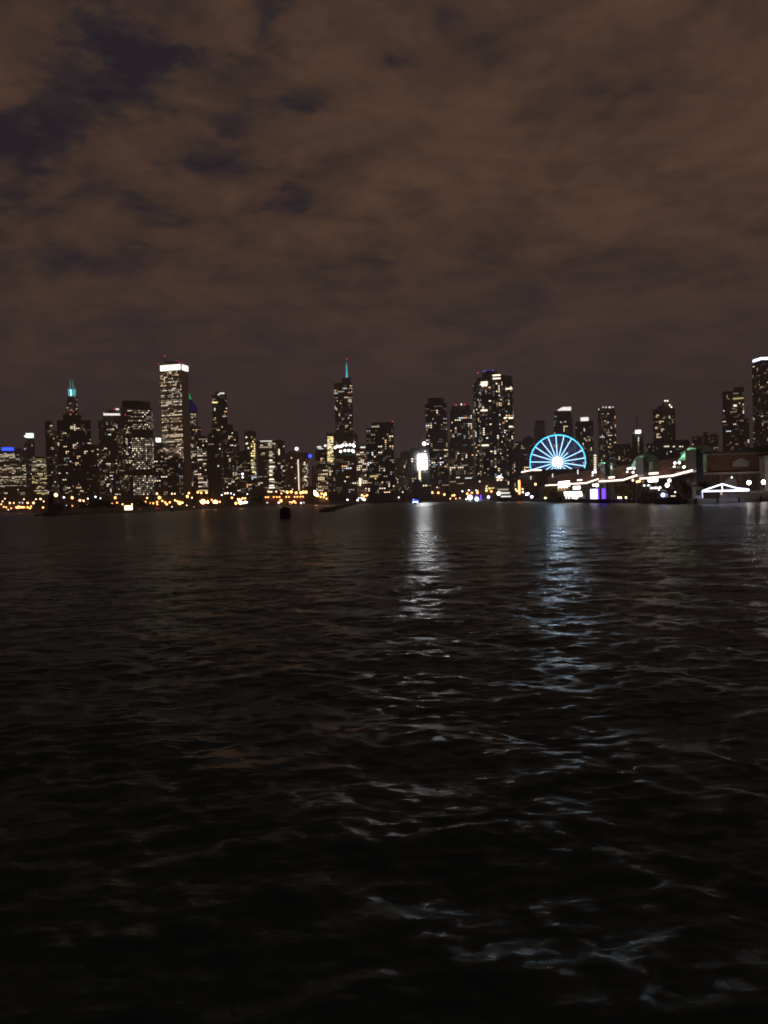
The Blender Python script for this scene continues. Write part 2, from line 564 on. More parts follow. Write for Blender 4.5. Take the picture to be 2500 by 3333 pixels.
# --- the pair of residential towers and the curved glass tower
S = b('apartment_tower', 'dark apartment tower with pale rooftop ribs left of the curved bright tower', 'B', 1500, [(72, 495, 892), (135, 372, 825)], 'res', 'brown', cap=100, fh=3.1, bw=3.0, sf=.45, roofbox=False, styles=['dense', 'blank'])
plate(S, 'roof_rib', 145, 358, 815, 838, E['crown_soft'], th=3); plate(S, 'penthouse', 205, 300, 772, 815, M['concrete'], th=8)
plate(S, 'roof_light', 305, 345, 748, 768, E['crown_soft']); spot(S, 147, 800, E['red'], 1.6); spot(S, 285, 758, E['red'], 1.8)
S = b('apartment_tower', 'brown apartment slab touching the left flank of the curved bright tower', 'B', 1540, [(370, 505, 735)], 'res', 'brown', cap=60, fh=3.1)
spot(S, 425, 830, E['red'], 1.6)
S = b('glass_tower', 'bright curved glass tower under a black rooftop box', 'B', 1420, [(492, 778, 738), (520, 755, 655)], 'grid', 'glass', shape='bulge', cap=100, fh=3.4, bw=2.8, styles=['grid', 'none'], roofbox=False,
      skip=lambda zc, zt: (122 < zc < 136) or (60 < zc < 70))
plate(S, 'rooftop_box', 388, 640, 652, 728, M['roof'], th=18, out=-12); spot(S, 392, 648, E['red'], 1.4)
plate(S, 'roof_fins', 640, 750, 676, 690, WP[5], th=2, out=-20); 
S = b('office_block', 'small office block carrying a square white lit roof sign', 'B', 1950, [(775, 905, 1185)], 'dense', 'brown', cap=40)
plate(S, 'roof_sign', 820, 882, 1130, 1180, E['sign'])
# --- the tall marble tower
S = b('skyscraper', 'tallest white marble tower on the left with a glowing white top band', 'B', 1946, [(868, 1236, 172)], 'off', 'marble', sf=.265, cap=100, fh=3.9, bw=3.0, vb=1520, roofbox=False, blankside=True)
root = S.root
# lit top band follows both visible faces
fp = footprint('box', (onplane(U('B', 868), V('B', 202), S.C, S.n) - S.C).dot(S.t), (onplane(U('B', 1236), V('B', 202), S.C, S.n) - S.C).dot(S.t), .265, None)
z1_, z0_ = onplane(U('B', 1000), V('B', 178), S.C, S.n).z, onplane(U('B', 1000), V('B', 246), S.C, S.n).z
for i in (0, 1):
    (sa, ra), (sb, rb_) = fp[i], fp[i + 1]
    p = S.C + S.t * sa + S.n * ra; q = S.C + S.t * sb + S.n * rb_
    e = (q - p).normalized(); p = p + e * (1.2 if i == 0 else 5.0); q = q - e * 1.2
    nn = Vector((e.y, -e.x, 0))
    MB().obox((p + q) / 2 + nn * 0.5, e, nn, (q - p).length, 0.5, z0_, z1_).build('lit_band', E['crown'], root)
plate(S, 'rooftop_plant', 930, 1112, 140, 172, M['roof'], th=20, out=-25)
mast(S, 935, 70, 172, 0.8, 0.3, M['steel']); spot(S, 935, 66, E['red'], 2.2, out=-6)
for xx, yy in ((850, 174), (1092, 138), (1120, 160), (1160, 168), (868, 420), (870, 665)):
    spot(S, xx, yy, E['red'], 1.7)
b('apartment_tower', 'low brown apartment block at the left foot of the white marble tower', 'B', 1330, [(785, 965, 1400)], 'dense', 'brown', cap=60, fh=3.1)
b('apartment_tower', 'black apartment block with cool lit windows below the white marble tower', 'B', 1300, [(958, 1166, 1388)], 'res', 'black', cap=60, fh=3.1)
# --- spire tower and neighbours
S = b('skyscraper', 'tower with a green spire over a dark blue lit chevron roof', 'C', 2050, [(20, 212, 985), (30, 168, 792)], 'grid', 'grey', cap=60, fh=3.8, roofbox=False, styles=['dense', 'grid'])
A1 = [onplane(U('C', x), V('C', y), S.C, S.n) - S.n * 1.0 for x, y in ((30, 790), (168, 790), (162, 735), (85, 628), (45, 628), (30, 700))]
mb = MB(); k6 = len(A1)
mb.add(A1 + [p + S.n * 14 for p in A1], [tuple(range(k6))[::-1], tuple(range(k6, 2 * k6))] + [(i, (i + 1) % k6, k6 + (i + 1) % k6, k6 + i) for i in range(k6)])
mb.build('chevron_roof', E['bluefaint'], S.root)
mast(S, 64, 552, 630, 5.5, 0.8, E['greenspire'], 'spire', out=-4)
plate(S, 'floodlit_corner', 150, 166, 880, 960, E['greenfl'])
b('office_block', 'brown office block with orange-lit piers right of the green spire', 'C', 1700, [(158, 296, 1108)], 'off', 'brown', cap=60, fh=4.2, vb=1600)
b('office_block', 'windowless dark slab with a brown base under the tall thin tower', 'C', 1480, [(285, 472, 1240), (302, 450, 1068)], 'sparse', 'black', cap=30, vb=1545, seed=3)
S = b('apartment_tower', 'tall thin black tower with a rounded lit top between marble tower and yellow-lit block', 'C', 1800, [(350, 622, 955), (352, 548, 570), (395, 530, 526)], 'res', 'black', cap=90, styles=['res', 'res', 'none'], roofbox=False)
plate(S, 'crown_light', 455, 515, 545, 562, E['crown_soft']); plate(S, 'crown_light', 430, 455, 562, 576, E['crown_soft'])
plate(S, 'lit_floor', 360, 428, 664, 678, WP[9])
b('apartment_tower', 'dark apartment block standing below the tall thin black tower', 'C', 1620, [(472, 628, 1003)], 'dense', 'black', cap=70, vb=1600)
b('office_block', 'thin floodlit pale stairwell slab on the dark block below the thin tower', 'C', 1560, [(462, 500, 1150)], 'dim', 'stone', cap=15, vb=1605)
b('apartment_tower', 'warm-lit apartment block in the hollow right of the tall thin tower', 'C', 1880, [(600, 700, 1100), (610, 690, 1040)], 'dense', 'brown', cap=60, vb=1600)
S = b('office_block', 'short dark block with two bright white lamps on its face', 'C', 1560, [(665, 860, 1380), (700, 800, 1300)], 'dense', 'black', cap=60, vb=1605)
spot(S, 748, 1592, E['coollamp'], 1.9, 'wall_lamp'); spot(S, 750, 1634, E['coollamp'], 1.4, 'wall_lamp')
S = b('apartment_tower', 'black-topped block with a column of yellowish windows', 'C', 1700, [(740, 922, 1282), (772, 920, 1046)], 'dense', 'black', cap=90, styles=['dense', 'none'], vb=1600)
rndc = random.Random(5)
for k in range(16):
    y = 1108 + k * 30
    for j, x in enumerate((858, 876, 894)):
        if rndc.random() < 0.72:
            plate(S, 'window', x, x + 15, y, y + 17, WP[9 + rndc.choice((0, 0, 1, 1, 2))])
for x, y in ((790, 1112), (800, 1190), (815, 1250), (790, 1195)):
    plate(S, 'window', x, x + 18, y, y + 14, WP[3])
S = b('office_block', 'dark block outlined by a thin bright line along its roof edge', 'C', 1800, [(930, 1135, 1165)], 'res', 'grey', cap=70, vb=1605)
plate(S, 'roof_light_strip', 975, 1125, 1163, 1174, E['crown_soft']); plate(S, 'lit_floor', 968, 1082, 1240, 1252, WP[4])
for k in range(5):
    plate(S, 'window', 1088, 1124, 1178 + k * 17, 1188 + k * 17, WP[4])
S = b('apartment_tower', 'dark tower with one central column of bright lit floors', 'C', 1470, [(1082, 1192, 1275)], 'sparse', 'black', cap=40, vb=1605)
for k in range(20):
    y = 1300 + k * 27
    if rndc.random() < 0.78:
        plate(S, 'window', 1092, 1092 + rndc.choice((40, 60, 72)), y, y + 15, WP[3 + rndc.choice((0, 0, 1, 1))])
S = b('apartment_tower', 'brown block with a narrow white lit slot beside the wide brown block', 'C', 1850, [(1130, 1290, 1168)], 'dense', 'brown', cap=60, vb=1605)
plate(S, 'stair_light', 1212, 1224, 1270, 1345, WP[3])
# --- middle
S = b('hotel_block', 'wide brown block with a thin vertical line of light on its face', 'D', 1400, [(152, 545, 692)], 'dim', 'brown', cap=60, fh=3.1, bw=2.7, vb=1595, roofbox=False, seed=4)
for k in range(24):
    plate(S, 'stair_light', 358 + k * .7, 371 + k * .7, 806 + k * 22, 824 + k * 22, WP[3])
plate(S, 'rooftop_plant', 200, 420, 665, 692, M['roof'], th=12, out=-14)
spot(S, 340, 626, E['coollamp'], 2.6, 'roof_lamp'); spot(S, 388, 664, E['red'], 1.2)
q = plate(S, 'roof_sign', 540, 592, 722, 772, E['blue'])
for k in range(15):
    for x in (440, 465, 490, 512):
        if rndc.random() < 0.62:
            plate(S, 'window', x, x + 20, 852 + k * 30, 866 + k * 30, WP[3 + rndc.choice((0, 1, 1))])
S = b('office_tower', 'slim pale floodlit tower rising from an orange glare', 'D', 1850, [(590, 695, 985), (598, 640, 915)], 'none', 'stone', cap=5, vb=1600, roofbox=False)
plate(S, 'panel', 610, 660, 1005, 1085, M['pale'])
S = b('office_block', 'lit block with short white roof strips left of the yellow-white tower', 'D', 1750, [(650, 850, 660), (672, 842, 585)], 'dense', 'brown', cap=80, vb=1600)
plate(S, 'roof_light', 684, 756, 584, 606, E['crown_soft']); plate(S, 'roof_light', 806, 848, 562, 584, E['sign'])
b('office_block', 'pale stone block with tall narrow lit windows behind the orange glare', 'D', 1560, [(690, 870, 945)], 'off', 'stone', cap=60, vb=1605, seed=8)
S = b('office_tower', 'dark-capped tower blazing with yellow-white windows', 'D', 1600, [(838, 1000, 410), (842, 992, 355)], 'dense', 'brown', cap=60, vb=1600, styles=['dense', 'none'], roofbox=False, seed=4)
for k in range(24):
    y = 422 + k * 18
    for j in range(4):
        if rndc.random() < (0.95 if k < 10 or k in (21, 22) else 0.7):
            plate(S, 'window', 862 + j * 24, 883 + j * 24, y, y + 12, WP[rndc.choice((9, 9, 3, 10))])
# big tower with the glowing spire
S = b('skyscraper', 'tall stepped grey tower with a turquoise spire and red tip light', 'E', 2340, [(335, 650, 1068), (343, 578, 412), (445, 560, 347)], 'res', 'glass', cap=100, vb=1500, styles=['res', 'res', 'none'], roofbox=False, shape='oct', fh=4.2, bw=4.2)
mast(S, 509, 105, 350, 1.2, .5, M['steel'], 'mast', out=-15)
mast(S, 510, 150, 345, 2.8, .5, E['cyan'], 'spire', out=-12)
spot(S, 507, 103, E['red'], 3.0, out=-10)
plate(S, 'lit_floor', 392, 474, 526, 537, WP[4]); plate(S, 'lit_floor', 520, 568, 540, 551, WP[13]); plate(S, 'lit_suite', 526, 570, 628, 664, WP[4])
S = b('office_tower', 'dark stepped block wearing two rows of round white bulbs and green floodlight', 'D', 1310, [(985, 1340, 745), (1105, 1312, 560)], 'res', 'brown', cap=90, vb=1605, styles=['dense', 'none'], roofbox=False, seed=6)
plate(S, 'floodlit_band', 1118, 1290, 590, 640, E['greenfl']); plate(S, 'floodlit_band', 1095, 1290, 676, 742, E['greenfl'])  # green light on the bands is painted in as emission
for x, y in ((990, 605), (1018, 588), (1058, 586), (1092, 582), (1122, 565), (1178, 562), (1240, 560), (1296, 562), (1312, 582), (1156, 657), (1220, 656), (1280, 656), (1298, 674), (1082, 672)):
    spot(S, x, y, E['white'], 1.9, 'roof_bulb')
S = b('office_block', 'beige block with warm lit floors left of the broad black tower', 'D', 1480, [(1338, 1540, 590)], 'off', 'stone', cap=90, vb=1600, seed=12)
plate(S, 'roof_light', 1416, 1500, 590, 610, E['crown_soft']); plate(S, 'stair_light', 1398, 1420, 1120, 1250, WP[3])
S = b('apartment_tower', 'broad black stepped tower standing alone right of the spire tower', 'E', 1250, [(755, 1108, 998), (832, 1106, 922)], 'dense', 'black', cap=100, fh=3.0, bw=3.2, vb=1606, roofbox=False)
mast(S, 1094, 915, 935, .4, .3, M['steel']); spot(S, 1094, 914, E['red'], 1.5); plate(S, 'lit_floor', 806, 905, 1608, 1632, WP[10])
plate(S, 'lit_floor', 826, 928, 976, 988, WP[4])
b('office_block', 'hazy tan block low in the gap right of the broad black tower', 'E', 2000, [(1112, 1272, 1405)], 'dim', 'stone', cap=30, vb=1600)
b('office_block', 'faint tan block with bright lower floors beside the white screen block', 'F', 1800, [(10, 165, 1215)], 'dim', 'stone', cap=30, vb=1600)
S = b('office_block', 'glass block with a blazing white screen on its face', 'F', 1150, [(150, 405, 1150)], 'dense', 'glass', cap=60, vb=1585, roofbox=False)
plate(S, 'screen', 252, 366, 1242, 1440, E['screen'], th=1.2, out=1.0)
plate(S, 'screen_strip', 264, 284, 1450, 1580, WP[3])
spot(S, 335, 1096, E['coollamp'], 2.6, 'roof_lamp'); spot(S, 385, 1100, E['coollamp'], .9, 'roof_lamp'); mast(S, 265, 965, 1150, .7, .4, M['steel'])
S = b('apartment_tower', 'black tower with chamfered crown left of the round-topped tower', 'F', 1200, [(345, 640, 545), (385, 598, 472)], 'dense', 'black', cap=100, fh=3.0, bw=2.9, vb=1590, styles=['dense', 'none'], shape='oct')
S = b('apartment_tower', 'grey round-shouldered tower with two red roof lights', 'F', 1240, [(665, 1000, 1060, 'box'), (678, 978, 640, 'oct'), (700, 955, 578, 'oct')], 'res', 'grey', cap=100, fh=3.0, bw=2.8, vb=1590, styles=['dense', 'dense', 'none'], roofbox=False)
spot(S, 765, 574, E['red'], 1.5); spot(S, 878, 567, E['red'], 1.5); spot(S, 838, 565, E['crown'], 1.0)
plate(S, 'lit_lobby', 890, 1012, 1555, 1592, E['crown_soft'])
S = b('apartment_tower', 'tallest black three-winged curved tower in the right half', 'F', 1243, [(980, 1540, 222, 'lobes'), (1028, 1532, 150, 'lobes'), (1112, 1318, 98, 'round')], 'res', 'black', cap=100, fh=2.9, bw=3.2, vb=1592, styles=['dense', 'none', 'none'], roofbox=False, seed=21)
plate(S, 'crown_light', 1130, 1275, 95, 106, E['bluecrown'], out=-8); spot(S, 1060, 140, E['red'], 1.5); plate(S, 'crown_strip', 1118, 1160, 112, 124, WP[14], out=-10)
for x0, x1, y in ((1258, 1366, 174), (1262, 1365, 217), (1100, 1192, 268), (1100, 1190, 292), (1110, 1185, 312), (1098, 1190, 648), (1436, 1522, 355), (1410, 1446, 750), (1474, 1534, 750), (1478, 1528, 866), (1112, 1206, 1118)):
    plate(S, 'lit_floor', x0, x1, y - 8, y + 9, WP[3], out=2)
S2 = b('apartment_block', 'low dark block in front of the curved tower with a row of yellow windows', 'F', 1180, [(880, 1320, 1560)], 'sparse', 'brown', cap=40, vb=1602, cat='building')
for k in range(7):
    plate(S2, 'window', 1165 + k * 22, 1180 + k * 22, 1688, 1712, WP[9 + (k % 2)])
b('apartment_block', 'dark low block right of the curved tower, left of the wheel', 'G', 1320, [(155, 330, 815), (320, 505, 750)], 'res', 'brown', cap=80, vb=1560, cat='building', seed=2)
b('apartment_tower', 'faint rounded tower far behind the wheel', 'G', 2200, [(512, 700, 560), (525, 690, 455, 'round')], 'none', 'brown', cap=5, roofbox=False, shape='oct')
S = b('apartment_tower', 'black tower with a slanted white lit crown behind the wheel top', 'G', 1850, [(838, 1160, 420), (842, 1138, 300)], 'res', 'black', cap=70, vb=1530, roofbox=False)
c1 = [onplane(U('G', x), V('G', y), S.C, S.n) - S.n * 1.0 for x, y in ((905, 284), (1134, 284), (1134, 230), (990, 234))]
mb = MB(); mb.add(c1 + [p + S.n * 12 for p in c1], [(3, 2, 1, 0), (4, 5, 6, 7)] + [(i, (i + 1) % 4, 4 + (i + 1) % 4, 4 + i) for i in range(4)])
mb.build('lit_crown', E['crown_soft'], S.root)
S = b('apartment_tower', 'black tower with a short white lit crown right of the wheel top', 'G', 1760, [(1205, 1510, 500), (1215, 1505, 468)], 'res', 'black', cap=70, vb=1540, roofbox=False)
plate(S, 'lit_crown', 1296, 1430, 404, 462, E['crown_soft'], th=8, out=-10)
for k in range(9):
    plate(S, 'window', 1520, 1560, 1040 + k * 38, 1058 + k * 38, WP[3], label=None)
S = b('apartment_tower', 'grey tower with a dotted line of roof lights right of the wheel', 'H', 1950, [(125, 435, 300), (140, 415, 225)], 'res', 'grey', cap=80, vb=1500, roofbox=False, shape='oct', styles=['dense', 'none'])
for x, w_ in ((150, 16), (220, 16), (270, 20), (335, 44), (392, 14)):
    plate(S, 'crown_light', x - w_ / 2, x + w_ / 2, 226 + (36 if x < 200 else 0), 246 + (36 if x < 200 else 0), E['crown_soft'])
b('apartment_block', 'low cluster block with scattered warm windows above the first pier gable', 'H', 1650, [(325, 725, 920), (430, 690, 850)], 'dense', 'brown', cap=80, vb=1502, cat='building')
S = b('office_tower', 'slim dark tower with a white glowing lantern and thin mast', 'H', 1600, [(712, 905, 690), (755, 880, 640)], 'none', 'black', cap=5, vb=1490, roofbox=False)
plate(S, 'lantern', 768, 860, 626, 676, E['sign'], th=6); mast(S, 800, 330, 640, 1.6, .5, M['steel']); plate(S, 'side_lamp', 722, 748, 652, 684, WP[5])
for k in range(7):
    plate(S, 'window', 812, 830, 748 + k * 40, 764 + k * 40, WP[3 + min(2, k // 2)])
S = b('apartment_tower', 'dark brown tower with a dome-like stepped crown and twin tip lamps', 'H', 1800, [(1058, 1438, 262), (1130, 1410, 205, 'oct'), (1225, 1345, 148, 'oct')], 'res', 'brown', cap=70, vb=1430, styles=['res', 'none', 'none'], roofbox=False)
for x, y in ((1268, 128), (1310, 128), (1346, 200), (1376, 232)):
    spot(S, x, y, E['crown'], 1.6, 'crown_lamp')
spot(S, 1114, 572, E['red'], 1.6)
S = b('office_block', 'wide low dark block with a row of white lights behind the pier', 'H', 1450, [(950, 1690, 835), (1080, 1670, 792)], 'dim', 'black', cap=40, vb=1480, styles=['dim', 'none'], cat='building')
for x in (1250, 1275, 1298, 1320, 1400, 1420, 1505, 1525, 1555):
    plate(S, 'window', x, x + 15, 885 + (x % 3) * 5, 905, WP[3])
b('apartment_block', 'small distant block cluster with few windows beyond the pier hall', 'I', 2000, [(285, 420, 1108), (430, 500, 1052), (495, 625, 1090)], 'res', 'brown', cap=40, vb=1470, cat='building')
S = b('apartment_tower', 'dark slab tower between the pier hall and the white-banded tower', 'I', 1700, [(675, 1020, 882), (677, 956, 520), (820, 955, 468)], 'res', 'brown', cap=90, vb=1470, styles=['res', 'res', 'none'], roofbox=False)
plate(S, 'lit_floor', 812, 950, 610, 628, WP[10]); plate(S, 'lit_floor', 820, 860, 702, 722, WP[3])
# tall tapering tower at the right edge, with its white light band
S = b('skyscraper', 'tall black tower at the right edge with a bluish white light band', 'I', 1955, [(1050, 1480, 135)], 'res', 'black', sf=-.33, cap=90, vb=1470, fh=3.6, roofbox=False, seed=15)
s0_, s1_ = [(onplane(U('I', x), V('I', 165), S.C, S.n) - S.C).dot(S.t) for x in (1070, 1480)]
fp = footprint('box', s0_, s1_, -.28, None)
z1_, z0_ = onplane(U('I', 1260), V('I', 82), S.C, S.n).z, onplane(U('I', 1260), V('I', 114), S.C, S.n).z
fpm = MB().prism([(lambda q: (q.x, q.y))(S.C + S.t * s + S.n * (r + 1)) for s, r in fp], S.ztop, z1_ + 3)
fpm.build('upper_tier', M['roof'], S.root)
for i in range(4):
    (sa, ra), (sb, rb_) = fp[i], fp[(i + 1) % 4]
    p = S.C + S.t * sa + S.n * (ra + 1); q = S.C + S.t * sb + S.n * (rb_ + 1)
    e = (q - p).normalized(); nn = Vector((e.y, -e.x, 0))
    if nn.dot(-S.n) < 0: continue
    MB().obox((p + q) / 2 + nn * 0.5, e, nn, (q - p).length, .7, z0_, z1_).build('light_band', E['tent'], S.root)
# ------------------------------------------------------------------ land, sea walls, breakwaters
SHORE = [(-260, 3000), (0, 2400), (90, 1500), (240, 900), (420, 790), (560, 900), (700, 1010), (900, 1090), (985, 1240), (1260, 1280), (1460, 1160), (1600, 1010), (1655, 900)]
def ground_pt(u, D):
    d = ray(u, 1630); return (d.x * D, D)
edge = [ground_pt(u, D) for u, D in SHORE] + [(132, 905), (270, 905), (2200, 1300)]
mb = MB().prism(edge + [(6500, 9000), (-6500, 9000)], -3.0, GROUND)
tag(mb.build('ground', M['soil']), kind='structure')
# quay edge: a real wall 0.9 m above the ground, following the shore
mb = MB()
for (x0, y0), (x1, y1) in zip(edge[1:13], edge[2:14]):
    p, q = Vector((x0, y0, 0)), Vector((x1, y1, 0))
    e = (q - p).normalized(); nn = Vector((e.y, -e.x, 0))
    mb.obox((p + q) / 2 + nn * .3, e, nn, (q - p).length + 1.5, 1.4, -3.0, 2.9)
tag(mb.build('sea_wall', M['concrete']), 'long low concrete sea wall along the city shore', 'sea wall')
# promenade road behind the wall
mb = MB()
inner = [(x * 1.02, y * 1.02) for x, y in edge[1:13]]; outer = [(x * 1.05, y * 1.05) for x, y in edge[1:13]]
for i in range(len(inner) - 1):
    a, b_, c, d = inner[i], inner[i + 1], outer[i + 1], outer[i]
    mb.add([(a[0], a[1], GROUND + .02), (b_[0], b_[1], GROUND + .02), (c[0], c[1], GROUND + .02), (d[0], d[1], GROUND + .02)], [(0, 1, 2, 3)])
tag(mb.build('road', M['asphalt']), kind='structure')

def rubble(pts, w, h, seed):
    rnd = random.Random(seed); mb = MB()
    for (xa, ya), (xb, yb) in zip(pts[:-1], pts[1:]):
        L = math.hypot(xb - xa, yb - ya); n = int(L / 3.2) + 1
        for i in range(n):
            f = i / n
            for k in range(3):
                cx = xa + (xb - xa) * f + rnd.uniform(-w / 2, w / 2); cy = ya + (yb - ya) * f + rnd.uniform(-1.5, 1.5)
                r = rnd.uniform(1.3, 2.3)
                mb.ball((cx, cy, rnd.uniform(-.5, h - r * .55)), r, 5, 4, sz=.6)
    return mb
bw_pts = [P(1157, 1637, 1200), P(1130, 1645, 850), P(1086, 1659, 560), P(1060, 1668, 450)]
o = rubble([(p.x, p.y) for p in bw_pts], 5, 2.0, 4).build('breakwater', M['darkstone'])
tag(o, 'dark rock breakwater slanting across the harbour right of the yellow marker', 'breakwater')
bl = [ground_pt(116, 735), ground_pt(170, 740), ground_pt(250, 760)]
o = rubble(bl, 6, 1.8, 5).build('breakwater', M['darkstone'])
tag(o, 'low dark rock spit at the left carrying the unlit beacon tower', 'breakwater')

# unlit harbour beacon on its rock spit
bp = Vector((*ground_pt(166, 742), 1.0))
L = thing('harbour_beacon', 'unlit dark beacon tower with a low hut on the rock spit', 'beacon', bp)
def octo(r, c=bp): return [(c.x + r * math.cos(math.pi / 8 + i * math.pi / 4), c.y + r * math.sin(math.pi / 8 + i * math.pi / 4)) for i in range(8)]
MB().prism(octo(7.5), -2, 3.4).build('crib', M['darkstone'], L)
MB().prism(octo(2.9), 3.4, 17.5, top=octo(2.1)).build('tower', M['timber'], L)
MB().prism(octo(3.0), 17.5, 18.0).prism(octo(1.5), 18.0, 20.4).build('lantern_room', M['timber'], L)
MB().prism(octo(1.9), 20.4, 22.6, top=octo(.2)).build('roof', M['timber'], L)
MB().box(bp.x + 3, bp.x + 11, bp.y - 2.5, bp.y + 2.5, 3.4, 8.5).add([(bp.x + 2.7, bp.y - 2.9, 8.5), (bp.x + 11.3, bp.y - 2.9, 8.5), (bp.x + 11.3, bp.y + 2.9, 8.5), (bp.x + 2.7, bp.y + 2.9, 8.5), (bp.x + 2.7, bp.y, 10.6), (bp.x + 11.3, bp.y, 10.6)], [(0, 1, 5, 4), (2, 3, 4, 5), (0, 4, 3), (1, 2, 5), (3, 2, 1, 0)]).build('hut', M['timber'], L)

# harbour marker: a clump of tarred piles with a yellow board pointing down
mc = P(929, 1690, 300); mc.z = 0
L = thing('harbour_marker', 'black pile marker in the water with a yellow downward pointing board', 'marker', (mc.x, mc.y, 0))
for i in range(7):
    a = i * math.pi / 3
    r = 0 if i == 6 else 1.25
    MB().tube((mc.x + 1.2 * r * math.cos(a), mc.y + 1.2 * r * math.sin(a), -2), (mc.x + r * math.cos(a), mc.y + r * math.sin(a), 3.6 + (i % 3) * .25), .62, .55, 8).build('pile', M['timber'], L)
MB().tube((mc.x, mc.y, 1.4), (mc.x, mc.y, 1.9), 1.95, 1.95, 12).tube((mc.x, mc.y, 2.9), (mc.x, mc.y, 3.3), 1.95, 1.95, 12).build('band', M['timber'], L)
MB().tube((mc.x, mc.y, 3.5), (mc.x, mc.y, 6.3), .12, .12, 6).build('pole', M['steel'], L)
y0 = mc.y - 1.2
tri = [(mc.x - 1.05, 6.4), (mc.x + 1.05, 6.4), (mc.x + 1.05, 5.9), (mc.x, 4.5), (mc.x - 1.05, 5.9)]
MB().add([(x, y0 + (z - 4.5) * .6, z) for x, z in tri] + [(x, y0 + .12 + (z - 4.5) * .6, z) for x, z in tri], [(4, 3, 2, 1, 0)[::-1], (5, 6, 7, 8, 9)] + [(i, (i + 1) % 5, 5 + (i + 1) % 5, 5 + i) for i in range(5)]).build('daymark', M['day'], L)

# ------------------------------------------------------------------ trees
def make_tree(seed, h, w, leaf, conical=False, n=420):
    rnd = random.Random(seed)
    root = bpy.data.objects.new('tree', None); col.objects.link(root)
    mb = MB().tube((0, 0, -.3), (0, 0, h * .45), .34, .2, 7)
    for k in range(4):
        a = k * 1.6 + rnd.random()
        mb.tube((0, 0, h * (.25 + .05 * k)), (math.cos(a) * w * .28, math.sin(a) * w * .28, h * (.55 + .07 * k)), .15, .05, 5)
    mb.build('trunk', M['bark'], root)
    lobes = []
    for k in range(9):
        if conical:
            f = k / 8
            lobes.append((Vector((rnd.uniform(-.3, .3), rnd.uniform(-.3, .3), h * (.2 + .75 * f))), w * .5 * (1.05 - f)))
        else:
            a = rnd.uniform(0, 6.28); r = rnd.uniform(.05, .36) * w
            lobes.append((Vector((r * math.cos(a), r * math.sin(a), h * rnd.uniform(.42, .84))), w * rnd.uniform(.16, .27)))
    mb = MB()
    for _ in range(n):
        c, r = rnd.choice(lobes)
        d = Vector((rnd.gauss(0, 1), rnd.gauss(0, 1), rnd.gauss(0, .8)))
        p = c + d.normalized() * r * (rnd.random() ** .4)
        a = Vector((rnd.gauss(0, 1), rnd.gauss(0, 1), rnd.gauss(0, 1))).normalized(); b_ = a.orthogonal().normalized()
        s = rnd.uniform(.45, 1.0) * (w / 10)
        mb.add([p - a * s, p + b_ * s * .6, p + a * s, p - b_ * s * .6], [(0, 1, 2, 3)])
    mb.build('crown', leaf, root)
    return root
protos = {'round': make_tree(1, 13, 11, M['leaf']), 'wide': make_tree(2, 10, 13, M['leaf']), 'cone': make_tree(3, 14, 7, M['leaf'], True),
          'gold': make_tree(4, 11, 9, M['leafy']), 'goldwide': make_tree(5, 9, 11, M['leafy'])}
used_proto = set()
def tree(kind, u, D, label, group=None, s=1.0, x=None, z=GROUND):
    if x is None:
        px, py = ground_pt(u, D)
    else:
        px, py = x, D
    rz = (u * 7.3) % 6.28
    if kind not in used_proto:
        used_proto.add(kind); o = protos[kind]; o.location = (px, py, z); o.rotation_euler = (0, 0, rz); o.scale = (s, s, s)
    else:
        o = dup(protos[kind], (px, py, z), rz, (s, s, s))
    o.name = 'tree' if kind != 'cone' else 'conifer'
    tag(o, label, 'tree', group)
for u, D, s, k in ((268, 915, .9, 'round'), (284, 910, 1.0, 'wide'), (301, 905, 1.05, 'round'), (318, 890, 1.05, 'wide'), (336, 880, 1.0, 'round'), (352, 870, .95, 'round'), (367, 865, .85, 'wide')):
    tree(k, u, D, 'dark leafy tree in the black clump between the beacon and the glowing kiosk', 'trees in the clump left of the glowing kiosk', s)
for u, D, s in ((190, 1060, .8), (206, 1050, .9), (224, 1000, .8)):
    tree('wide', u, D, 'dark tree right behind the unlit beacon hut', 'trees behind the beacon', s)
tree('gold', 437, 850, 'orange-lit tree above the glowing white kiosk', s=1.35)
tree('round', 452, 850, 'dark tree just right of the orange-lit tree', s=1.0)
tree('wide', 472, 860, 'dark round tree between the orange-lit tree and the sodium lamp', s=.9)
for u, D, s, k in ((815, 1120, 1.2, 'round'), (832, 1130, 1.45, 'wide'), (850, 1135, 1.35, 'round'), (864, 1130, 1.0, 'wide')):
    tree(k, u, D, 'dark tree left of the orange-lit lamp wall', 'trees left of the lamp wall', s)
for u, D, s, k in ((1080, 1290, 1.15, 'round'), (1092, 1290, 1.35, 'wide'), (1104, 1295, 1.3, 'round'), (1116, 1290, 1.0, 'wide'), (1158, 1300, 1.1, 'round'), (1168, 1300, 1.0, 'wide')):
    tree(k, u, D, 'dark tree on the shore in front of the bulb-crowned block', 'trees below the bulb-crowned block', s)
for u, s in ((1292, 1.3), (1308, 1.1), (1318, 1.4), (1334, 1.0), (1352, 1.1)):
    tree('cone', u, 1300, 'dark pointed conifer on the shore left of the blue-lit boat', 'conifers near the blue-lit boat', s)
for u, s, k in ((1362, 1.1, 'round'), (1378, 1.15, 'wide'), (1396, 1.3, 'round'), (1412, 1.35, 'wide'), (1428, 1.2, 'round'), (1444, 1.2, 'wide'), (1460, 1.25, 'round'), (1476, 1.4, 'wide'), (1492, 1.3, 'round'), (1508, 1.1, 'wide'), (1522, 1.0, 'round')):
    tree(k, u, 1255, 'dark tree along the shore between the white screen and the curved tower', 'trees below the round-shouldered tower', s)

